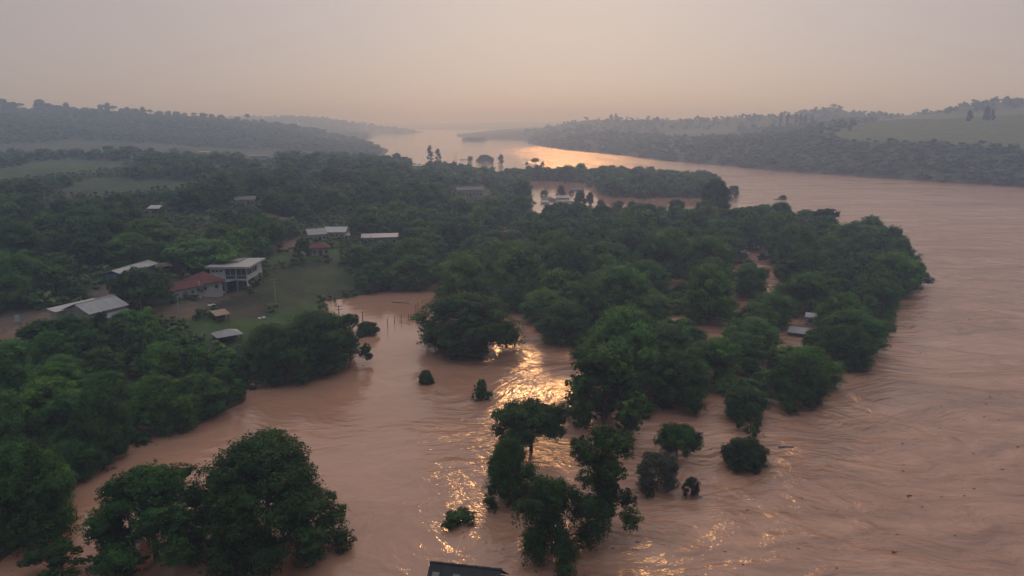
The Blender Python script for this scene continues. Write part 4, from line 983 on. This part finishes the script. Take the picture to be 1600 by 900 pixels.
# --- the white modern house on pillars --------------------------------------------
def modern_house():
    c = hit(387, 457)
    root = empty('modern_house', (c[0] - 5.6, c[1], c[2]), 0.0); root.scale = (1.12, 1.12, 1.12)
    tag(root, 'white two-storey flat-roofed modern house with glazed corner rooms on pillars', 'house')
    b = MB(); b.box(-5, 5, 0.9, 12.6, 3.1, 3.38); b.build('floor_slab', M_BRIGHT, root)
    b = MB(); b.box(-5, -1.2, 1.0, 12.4, 3.38, 6.4); b.box(-1.2, 4.9, 9.0, 12.4, 3.38, 6.4); b.build('upper_wall', M_BRIGHT, root)
    b = MB(); b.box(-0.8, 4.6, 3.0, 11.5, -2.0, 3.1); b.box(-4.9, -0.8, 10.5, 11.5, -2.0, 3.1); b.build('lower_wall', M_CREAM, root)
    b = MB(); b.box(-5.8, 5.9, 0.1, 13.3, 6.4, 6.95); b.build('roof', M_PALE, root)
    b = MB(); b.box(-4.6, 1.0, 6.5, 12.4, 6.95, 7.25); b.build('roof_step', M_METAL, root)
    for x, y in [(-0.9, 1.0), (4.75, 1.0), (4.75, 7.0), (4.75, 12.2), (-4.8, 1.1)]:
        b = MB(); b.box(x - 0.16, x + 0.16, y - 0.16, y + 0.16, -3.0, 3.1); b.build('pillar', M_BRIGHT, root)
    for x, y in [(4.75, 1.1), (4.75, 5.0), (4.75, 8.8), (1.9, 1.1), (-1.05, 1.1)]:
        b = MB(); b.box(x - 0.12, x + 0.12, y - 0.12, y + 0.12, 3.38, 6.4); b.build('post', M_BRIGHT, root)
    for x0, x1 in [(-0.9, 1.75), (2.05, 4.6)]:
        f, g = MB(), MB()
        f.box(x0, x1, 1.0, 1.12, 4.28, 4.38); f.box(x0, x1, 1.0, 1.12, 3.38, 3.50); f.box((x0 + x1) / 2 - 0.04, (x0 + x1) / 2 + 0.04, 1.01, 1.11, 4.38, 6.4)
        fo = f.build('window', M_FRAME, root); g.box(x0, x1, 1.04, 1.08, 3.50, 4.28); g.box(x0, x1, 1.04, 1.08, 4.38, 6.38); g.build('pane', M_GLASS, fo)
    for y0, y1 in [(1.25, 4.85), (5.15, 8.65)]:
        f, g = MB(), MB()
        f.box(4.7, 4.82, y0, y1, 4.28, 4.38); f.box(4.7, 4.82, (y0 + y1) / 2 - 0.04, (y0 + y1) / 2 + 0.04, 4.38, 6.4)
        fo = f.build('window', M_FRAME, root); g.box(4.74, 4.78, y0, y1, 4.38, 6.38); g.build('pane', M_GLASS, fo)
    b = MB(); b.box(4.66, 4.86, 1.3, 12.4, 3.4, 4.26); b.build('parapet', M_BRIGHT, root)
    b = MB(); b.box(4.62, 4.9, 1.2, 12.2, 1.2, 1.9); b.build('parapet', M_BRIGHT, root)
    for x in (-4.1, -3.1, -2.1): window(root, x, 5.3, 0.65, 0.55, 1.0)
    d_ = MB(); d_.box(-0.6, 0.9, 2.93, 3.02, 0.0, 2.6); d_.build('door', M_DOOR, root)
    window(root, 3.0, 0.9, 2.4, 1.6, 3.0)
modern_house()

# --- the red-roofed house beside it ------------------------------------------------
def red_house():
    c = hit(292, 466)
    root = empty('tiled_house', c, az_rot(c) + R(24))
    tag(root, 'low white house with long red tiled roof and a hipped end', 'house')
    b = MB(); b.box(-5.2, 4.2, 0, 6.0, -2.5, 2.9); gable_walls(b, 'gable', -5.2, 4.2, 0, 6.0, 2.9, 1.7, 0.6); b.build('wall', M_WHITE, root)
    roof_part(root, 'gable', -5.2, 4.2, 0, 6.0, 2.92, 1.7, M_TILE, 0.6)
    b = MB(); b.box(4.25, 11.5, 1.5, 9.5, -2.5, 3.1); b.build('wing', M_WHITE, root)
    roof_part(root, 'hip', 4.25, 11.5, 1.5, 9.5, 3.14, 2.6, M_TILE, 0.9)
    b = MB(); b.box(3.5, 3.9, -0.4, 0.0, -1.0, 4.3); b.build('chimney', M_WHITE, root)
    for x in (-4.2, -2.7, 1.8): window(root, x, 1.0, 0.95, 1.0)
    for x in (6.2, 9.6): window(root, x, 1.0, 1.1, 1.1, 1.5)
    d_ = MB(); d_.box(-0.9, 0.1, -0.06, 0.02, 0, 2.1); d_.build('door', M_RUST, root)
    b = MB(); b.slab([(11.6, 0.8, 2.5), (16.0, 0.8, 2.7), (16.0, 6.5, 2.9), (11.6, 6.5, 2.7)], 0.12); b.build('carport_roof', M_METAL, root)
    for x, y in [(15.8, 1.0), (15.8, 6.3), (12.0, 1.0)]:
        b = MB(); b.box(x - 0.08, x + 0.08, y - 0.08, y + 0.08, -2.0, 2.5); b.build('post', M_WHITE, root)
red_house()

# --- the grey warehouse ---------------------------------------------------------------
def warehouse():
    c = hit(172, 506)
    root = empty('warehouse', c, az_rot(c) + R(34))
    tag(root, 'wide warehouse under grey sheet metal roofs among the trees', 'warehouse')
    L = 9.4
    b = MB(); b.box(-L / 2, L / 2, 0, 9.5, -3, 3.6); gable_walls(b, 'gable', -L / 2, L / 2, 0, 9.5, 3.6, 1.9, 0.5); b.build('wall', M_CREAM, root)
    n = 8                                                          # the camera-side slope is laid in single sheets
    for k in range(n):
        x0, x1 = -L / 2 - 0.5 + (L + 1) * k / n, -L / 2 - 0.5 + (L + 1) * (k + 1) / n; dz = 0.03 * (k % 2)
        p = MB(); p.slab([(x0, -0.5, 3.6 + dz), (x1 + 0.03, -0.5, 3.6 + dz), (x1 + 0.03, 4.73, 5.5 + dz), (x0, 4.73, 5.5 + dz)], 0.08)
        p.build('roof_sheet', M_METAL, root)
    p = MB(); p.slab([(L / 2 + .5, 10.0, 3.6), (-L / 2 - .5, 10.0, 3.6), (-L / 2 - .5, 4.77, 5.5), (L / 2 + .5, 4.77, 5.5)], 0.1); p.build('roof', M_RUST, root)
    p = MB(); p.box(-L / 2 - .5, L / 2 + .5, 4.55, 4.95, 5.48, 5.62); p.build('ridge_cap', M_PALE, root)
    b = MB(); b.box(-6, 5, 10.2, 13, -3, 3.0); b.build('annex_wall', M_CREAM, root)
    p = MB(); p.slab([(-6.6, 10.05, 3.3), (5.5, 10.05, 3.3), (5.5, 13.4, 3.8), (-6.6, 13.4, 3.8)], 0.12); p.build('annex_roof', M_PALE, root)
    for x in (-3.3, -0.9, 1.2): window(root, x, 1.4, 1.2, 1.0)
    d_ = MB(); d_.box(2.2, 4.0, -0.06, 0.02, 0, 2.7); d_.build('door', M_RUST, root)
    b = MB(); b.slab([(-4.6, -2.8, 2.3), (4.6, -2.8, 2.3), (4.6, -0.55, 2.9), (-4.6, -0.55, 2.9)], 0.1); b.build('awning', M_CEMENT, root)
    for x in (-4.3, -1.5, 1.5, 4.3):
        p = MB(); p.box(x - 0.09, x + 0.09, -2.7, -2.52, -3, 2.25); p.build('post', M_WHITE, root)
warehouse()

# --- other roofs on the bank -----------------------------------------------------------
house('long_shed', 'long narrow shed with blue end wall and pale roof among dark trees', 178, 444, 20, 16, 3.0, 'gable_y', 1.0, M_PALE, M_BLUE, cat='shed', turn=-38, windows=0, door=False, W=5.5)
house('farmhouse', 'grey roofed farmhouse nearest the dark round tree', 497, 378, 26, 8, 3.0, 'gable', 1.8, M_METAL, M_WHITE, turn=12, windows=3)
house('farmhouse', 'bluish metal roofed farmhouse touching the grey roofed one', 523, 374, 32, 9, 3.0, 'gable', 1.6, M_PALE, M_CREAM, turn=-14, windows=3)
house('cottage', 'small cottage with faded red roof in the green clearing', 501, 400, 27, 6, 3.0, 'hip', 1.5, M_TILE, M_PINK, turn=8, windows=2)
house('long_shed', 'long low shed with thin pale roof on the inlet slope', 594, 383, 54, 7, 3.2, 'shed', 0.5, M_PALE, M_CEMENT, cat='shed', windows=4)
house('outbuilding', 'tiny pale roofed outbuilding by the bluish farmhouse', 541, 376, 9, 4, 2.2, 'shed', 0.4, M_PALE, M_CREAM, cat='shed', windows=0)
house('hillside_house', 'small white house with three dark openings alone on the hillside', 384, 322, 28, 7, 3.0, 'gable', 1.3, M_CEMENT, M_WHITE, windows=3)
house('ridge_house', 'grey two-storey house on the grassy ridge with long window band', 405, 253, 26, 10, 5.4, 'flat', 0.3, M_METAL, M_CONC, windows=5, door=False)
house('ridge_shed', 'white roofed shed at the crest of the near hill', 320, 240, 15, 6, 2.6, 'shed', 0.5, M_PALE, M_CONC, cat='shed', windows=0)
house('long_building', 'pinkish long building on the wooded headland above the village', 735, 307, 40, 10, 4.4, 'gable', 1.8, M_CEMENT, M_PINK, turn=6, windows=6, cat='building')
house('ridge_shed', 'pale roof among trees near the eucalyptuses on the headland', 653, 264, 13, 8, 3.0, 'gable', 1.0, M_PALE, M_WHITE, cat='shed', windows=0)
house('ridge_shed', 'tiny white roof half hidden in the headland wood', 614, 304, 9, 5, 2.4, 'shed', 0.4, M_PALE, M_WHITE, cat='shed', windows=0)
house('ridge_shed', 'tiny white roof below the bright ridge meadow', 459, 321, 6, 4, 2.2, 'shed', 0.4, M_PALE, M_WHITE, cat='shed', windows=0)
house('outbuilding', 'pinkish outbuilding behind the flat-topped tree', 447, 366, 17, 6, 2.8, 'gable', 1.0, M_CEMENT, M_PINK, cat='shed', windows=2)
# --- the drowned village and sheds in the grove ------------------------------------------
house('flooded_house', 'pale low roof at water level in the drowned village', 879, 311, 20, 8, 0.7, 'gable', 1.6, M_PALE, M_CREAM, windows=0, door=False)
house('flooded_house', 'dark hipped roof just above water beside the pale village roof', 861, 314, 18, 8, 1.0, 'hip', 1.7, M_CEMENT, M_CREAM, windows=0, door=False, turn=18)
house('flooded_house', 'dark roof of the drowned village nearest the far tree band', 901, 298, 16, 9, 0.8, 'gable', 1.5, M_CEMENT, M_PINK, windows=0, door=False, turn=-10)
house('flooded_house', 'dark gable roof of the drowned village on the grove side', 890, 322, 22, 8, 1.2, 'gable', 1.6, M_CEMENT, M_PINK, windows=0, door=False, turn=-20)
house('flooded_house', 'small pale roof of the drowned village by the round tree', 851, 318, 11, 6, 0.8, 'gable', 1.2, M_PALE, M_WHITE, windows=0, door=False)
house('flooded_shed', 'pale shed roof on stilts in the grove, farther of two', 1175, 392, 18, 4, 1.5, 'shed', 0.5, M_PALE, M_WOOD, cat='shed', windows=0, door=False)
house('flooded_shed', 'pale shed roof in the grove, nearer and lower of two', 1161, 400, 17, 4, 1.0, 'shed', 0.6, M_PALE, M_WOOD, cat='shed', windows=0, door=False, turn=25)
house('flooded_shed', 'white roofed tall shed standing in the flooded grove', 1266, 510, 15, 3.5, 2.6, 'shed', 0.4, M_PALE, M_CREAM, cat='shed', windows=1, door=False, over=0.25)
house('flooded_shed', 'grey sheet roof just clear of the flood by the tall shed', 1245, 526, 26, 4, 1.0, 'shed', 0.5, M_METAL, M_WOOD, cat='shed', windows=0, door=False, turn=-6, over=0.3)

# --- pavilions on the lawn and the lean-to -----------------------------------------------
def pavilion(label, u, v, w, d_, h, kind, rise, mat, turn):
    P = hit(u, v); root = empty('pavilion', P, az_rot(P) + R(turn)); tag(root, label, 'pavilion')
    roof_part(root, kind, -w / 2, w / 2, 0, d_, h, rise, mat, 0.35)
    for x in (-w / 2 + 0.1, w / 2 - 0.1):
        for y in (0.1, d_ - 0.1):
            top = h - 0.12 + (rise * (y + 0.35) / (d_ + 0.7) if kind == 'shed' else 0)
            p = MB(); p.box(x - 0.09, x + 0.09, y - 0.09, y + 0.09, -1.5, top); p.build('post', M_WOOD, root)
    b = MB(); b.box(-w / 2 + 0.5, w / 2 - 0.5, d_ * 0.45, d_ * 0.55 + 0.5, 0.68, 0.78); b.build('table', M_WOOD, root)
    b = MB(); b.box(-w / 2 + 0.15, w / 2 - 0.15, d_ - 0.05, d_ + 0.07, -1, 1.9); b.build('back_wall', M_WOOD, root)
pavilion('dark open pavilion with sloping brown roof on the upper lawn', 349, 505, 3.2, 3.0, 2.3, 'shed', 0.7, M_RUST, 20)
pavilion('grey hipped roof pavilion on the lower lawn, wider of two', 360, 538, 5.6, 4.6, 2.2, 'hip', 1.1, M_METAL, 14)
pavilion('little lean-to with tilted white roof on the wooded slope', 240, 335, 4.6, 3.5, 2.6, 'shed', 1.0, M_PALE, -25)
pavilion('rust roofed open shelter behind the red roofed house', 258, 428, 4.0, 3.5, 2.4, 'shed', 0.5, M_RUST, 10)

# --- the dark roof under the camera -------------------------------------------------------
def near_roof():
    a, b_ = at_z(672, 877, 4.7), at_z(783, 889, 4.7)
    L = float(np.linalg.norm(b_ - a)); rz = math.atan2(b_[1] - a[1], b_[0] - a[0])
    root = empty('dark_roof_house', (a[0], a[1], 0), rz); tag(root, 'dark sheet roof with pale skylights just below the camera', 'house')
    b = MB(); b.box(0.4, L - 0.4, -4.4, 4.4, -3, 0.9); b.build('wall', M_CREAM, root)
    n = 11
    for k in range(n):
        x0, x1 = L * k / n, L * (k + 1) / n
        for s in (-1, 1):
            p = MB(); dz = 0.025 * (k % 2)
            q = [(x0, s * 5.2, 0.55 + dz), (x1 + 0.03, s * 5.2, 0.55 + dz), (x1 + 0.03, s * 0.03, 4.6 + dz), (x0, s * 0.03, 4.6 + dz)]
            p.slab(q if s < 0 else q[::-1], 0.06)
            p.build('roof_sheet', M_DARKROOF, root)
    for x in (0.55, 3.0, 5.6):
        p = MB(); p.slab([(x, -2.6, 2.68), (x + 0.85, -2.6, 2.68), (x + 0.85, -0.9, 4.01), (x, -0.9, 4.01)], 0.05); p.build('skylight', M_CEMENT, root)
    c = MB()
    for k in range(6): c.tube([(L * k / 6, 0, 4.58), (L * (k + 1) / 6 + 0.1, 0, 4.6)], [0.16, 0.19], 8)
    c.build('ridge_cap', M_DARKROOF, root)
near_roof()

# ------------------------------------------------------------------ poles, posts, drift
def utility_pole(u, v, vtop, label, arms=1, mat=None, r=0.13, group=None):
    P = hit(u, v); dep = project(P)[2][0]; H = (v - vtop) * dep / FPX / math.cos(PITCH)
    root = empty('utility_pole', P, az_rot(P) + R(15)); tag(root, label, 'pole', group)
    p = MB(); p.tube([(0, 0, -2), (0, 0, H * 0.5), (0, 0, H)], [r * 1.2, r, r * 0.75], 8); p.build('pole', mat or M_CONC, root)
    for k in range(arms):
        z = H - 0.35 - 0.9 * k
        a = MB(); a.box(-1.1, 1.1, -0.06 - r, 0.06 - r, z, z + 0.13); ao = a.build('crossarm', M_WOOD, root)
        for x in (-0.95, -0.35, 0.35, 0.95):
            i = MB(); i.tube([(x, -r, z + 0.13), (x, -r, z + 0.26), (x, -r, z + 0.32)], [0.03, 0.07, 0.03], 6); i.build('insulator', M_TARP, ao)
utility_pole(281, 503, 458, 'tall concrete utility pole below the red roofed house')
utility_pole(431, 474, 436, 'utility pole with two crossarms on the grass beyond the modern house', 2)
utility_pole(221, 486, 464, 'utility pole against the wide flat-topped tree', 1)
utility_pole(530, 499, 477, 'leaning-wire pole with crossarms standing in the flooded inlet', 2, M_WOOD)
utility_pole(567, 507, 487, 'bare wooden pole standing in the flooded inlet', 0, M_WOOD)
utility_pole(710, 252, 240, 'first of two thin poles in the far river', 0, M_WOOD, 0.25)
utility_pole(713, 253, 238, 'second of two thin poles in the far river', 0, M_WOOD, 0.25)
for i, (u, vb, vt) in enumerate([(606, 513, 497), (616.5, 506, 494), (627, 504, 492), (639, 500, 490), (650, 494, 476), (653, 493, 472)]):
    P = at_z(u, vb); dep = project(P)[2][0]; H = (vb - vt) * dep / FPX
    p = MB(); p.tube([(0, 0, -2), (0.05 * (i % 3 - 1), 0.04, H)], [0.11, 0.085], 7)
    o = p.build('fence_post', M_WOOD); o.location = P
    tag(o, ['leftmost', 'second', 'third', 'fourth', 'fifth', 'tallest rightmost'][i] + ' thin drowned post in the row across the inlet', 'post', 'drowned posts across the inlet')
def drift_log(u, v, length, r, turn, label, branches=2, seed=1):
    P = at_z(u, v); rg = random.Random(seed); root = empty('drift_log', (P[0], P[1], 0.02), R(turn)); tag(root, label, 'driftwood')
    p = MB(); n = 6
    p.tube([((k / n - 0.5) * length, 0.04 * length * math.sin(k * 1.3 + seed), 0.02 + 0.05 * rg.random()) for k in range(n + 1)], [r * (1 - 0.6 * k / n) for k in range(n + 1)], 7)
    p.build('trunk', M_WOOD, root)
    for k in range(branches):
        x = length * rg.uniform(-0.3, 0.35); s = rg.choice((-1, 1)); b = MB()
        b.tube([(x, 0, 0.05), (x + 0.15 * length * rg.random(), s * 0.10 * length, 0.3 + r), (x + 0.2 * length, s * 0.17 * length, 0.4 + 2 * r)], [r * 0.4, r * 0.25, r * 0.1], 5); b.build('branch', M_WOOD, root)
drift_log(626, 473.5, 5.8, 0.30, -14, 'long dark log drifting across the head of the inlet', 1, 3)
drift_log(1228, 699, 2.6, 0.28, 4, 'thick brown log floating in the river beyond the ball-shaped bush', 0, 4)
drift_log(1421, 775, 0.9, 0.14, 20, 'short dark stump floating in the wide open river', 0, 5)
drift_log(1398, 863, 0.7, 0.1, 10, 'tiny floating branch nearest the camera in the open river', 0, 6)
drift_log(728, 249.6, 18, 0.9, 3, 'low dark line of drift beside the far bush islet', 0, 7)
drift_log(1216, 312, 6, 0.5, 0, 'thin drift log tangled in the floating brush', 1, 8)
# a far wooded islet in the middle of the river
_ip = [at_z(743 + math.cos(a) * 18 * s_, 219.5 + math.sin(a) * 1.0 * s_) for a, s_ in [(k * 2.4, math.sqrt((k + .5) / 60)) for k in range(60)]]
joined('islet_wood', _ip, [20] * 60, [6 + 3 * math.sin(k) for k in range(60)], T_FAR, 'faint low wooded islet far up the river', 'islet')

# --- small things round the modern house ------------------------------------------------------
def car(u, v, turn, label):
    P = hit(u, v); root = empty('parked_car', P, az_rot(P) + R(turn)); tag(root, label, 'car')
    prof = [(-2.1, 0.35), (-2.1, 0.85), (-1.95, 0.98), (-1.2, 1.02), (-0.75, 1.5), (0.95, 1.52), (1.55, 1.0), (2.05, 0.92), (2.12, 0.35)]
    b = MB(); n = len(prof)
    b.add([(x, -0.82, z) for x, z in prof] + [(x, 0.82, z) for x, z in prof], [tuple(range(n)), tuple(range(2 * n - 1, n - 1, -1))] + [(i, i + n, (i + 1) % n + n, (i + 1) % n) for i in range(n)])
    b.build('body', M_CAR, root)
    for s in (-1, 1):
        g = MB(); g.add([(-0.95, s * 0.835, 1.06), (1.2, s * 0.835, 1.06), (0.85, s * 0.835, 1.44), (-0.68, s * 0.835, 1.44)], [(0, 1, 2, 3) if s < 0 else (3, 2, 1, 0)]); g.build('side_window', M_GLASS, root)
        for x in (-1.3, 1.35):
            w = MB(); w.tube([(x, s * 0.66, 0.33), (x, s * 0.86, 0.33)], [0.33, 0.33], 14); w.build('wheel', M_RUBBER, root)
    g = MB(); g.add([(-1.17, -0.7, 1.06), (-1.17, 0.7, 1.06), (-0.80, 0.7, 1.47), (-0.80, -0.7, 1.47)], [(3, 2, 1, 0)]); g.build('windscreen', M_GLASS, root)
car(346, 449, 75, 'white car parked in the shade between the two houses')
def bundle(u, v, s, label, seed):
    P = hit(u, v); rg = np.random.default_rng(seed); vv, ff = blob(rg, (0, 0, s * 0.25), (s, s * 0.7, s * 0.45), 2, 0.18)
    o = link_mesh('bundle', mesh_np('bundle', vv, ff), None, M_TARP); o.location = P; tag(o, label, 'bundle')
bundle(327, 478, 0.55, 'small white bundle on dark soil, inland of a pair', 1); bundle(333, 477.5, 0.7, 'larger white bundle on dark soil, riverward of a pair', 2)
bundle(349, 458, 0.8, 'white bundle at the edge of the driveway by the car', 3); bundle(412, 497, 0.6, 'white bundle on the lawn near the inlet, brighter of two', 4); bundle(405, 498, 0.5, 'small white bundle on the lawn near the inlet, duller of two', 5)
def board(u, v, label):
    P = hit(u, v); root = empty('notice_board', P, az_rot(P)); tag(root, label, 'board')
    b = MB(); b.box(-0.5, 0.5, -0.04, 0.04, 0.5, 2.2); b.build('panel', M_TEAL, root)
    for x in (-0.4, 0.4):
        p = MB(); p.box(x - 0.05, x + 0.05, 0.045, 0.14, -0.6, 2.1); p.build('post', M_WOOD, root)
board(28, 506, 'pale upright board standing in the pinkish yard')

def flood_debris():
    rg = np.random.default_rng(12); c = Crown()
    spots = [(p['x'], p['y'], p['W']) for p in PLACED if p['cls'] == 'own' and 60 < p['y'] < 300 and float(height(np.array([p['x']]), np.array([p['y']]))[0]) < 0]
    pts = []
    for x, y, W in spots:                       # rafts of twigs held on the upstream side of drowned trees
        for _ in range(7): a = rg.uniform(0, 6.28); pts.append((x + math.cos(a) * W * rg.uniform(.42, .6), y + math.sin(a) * W * rg.uniform(.42, .6)))
    for _ in range(70):                        # bits strung along the current of the open river
        P = at_z(rg.uniform(980, 1640), rg.uniform(420, 890)); pts.append((P[0], P[1]))
    for x, y in pts:
        if float(height(np.array([x]), np.array([y]))[0]) > -0.2: continue
        v, f = blob(rg, (x, y, 0.02), (rg.uniform(.08, .35), rg.uniform(.06, .16), rg.uniform(.04, .09)), 1, 0.35); c.tris(v, f, 0.3)
    o = link_mesh('flood_debris', c.mesh('flood_debris'), None, M_WOOD); tag(o, 'scattered dark twigs and scraps floating on the flood', 'debris', kind='stuff')
flood_debris()
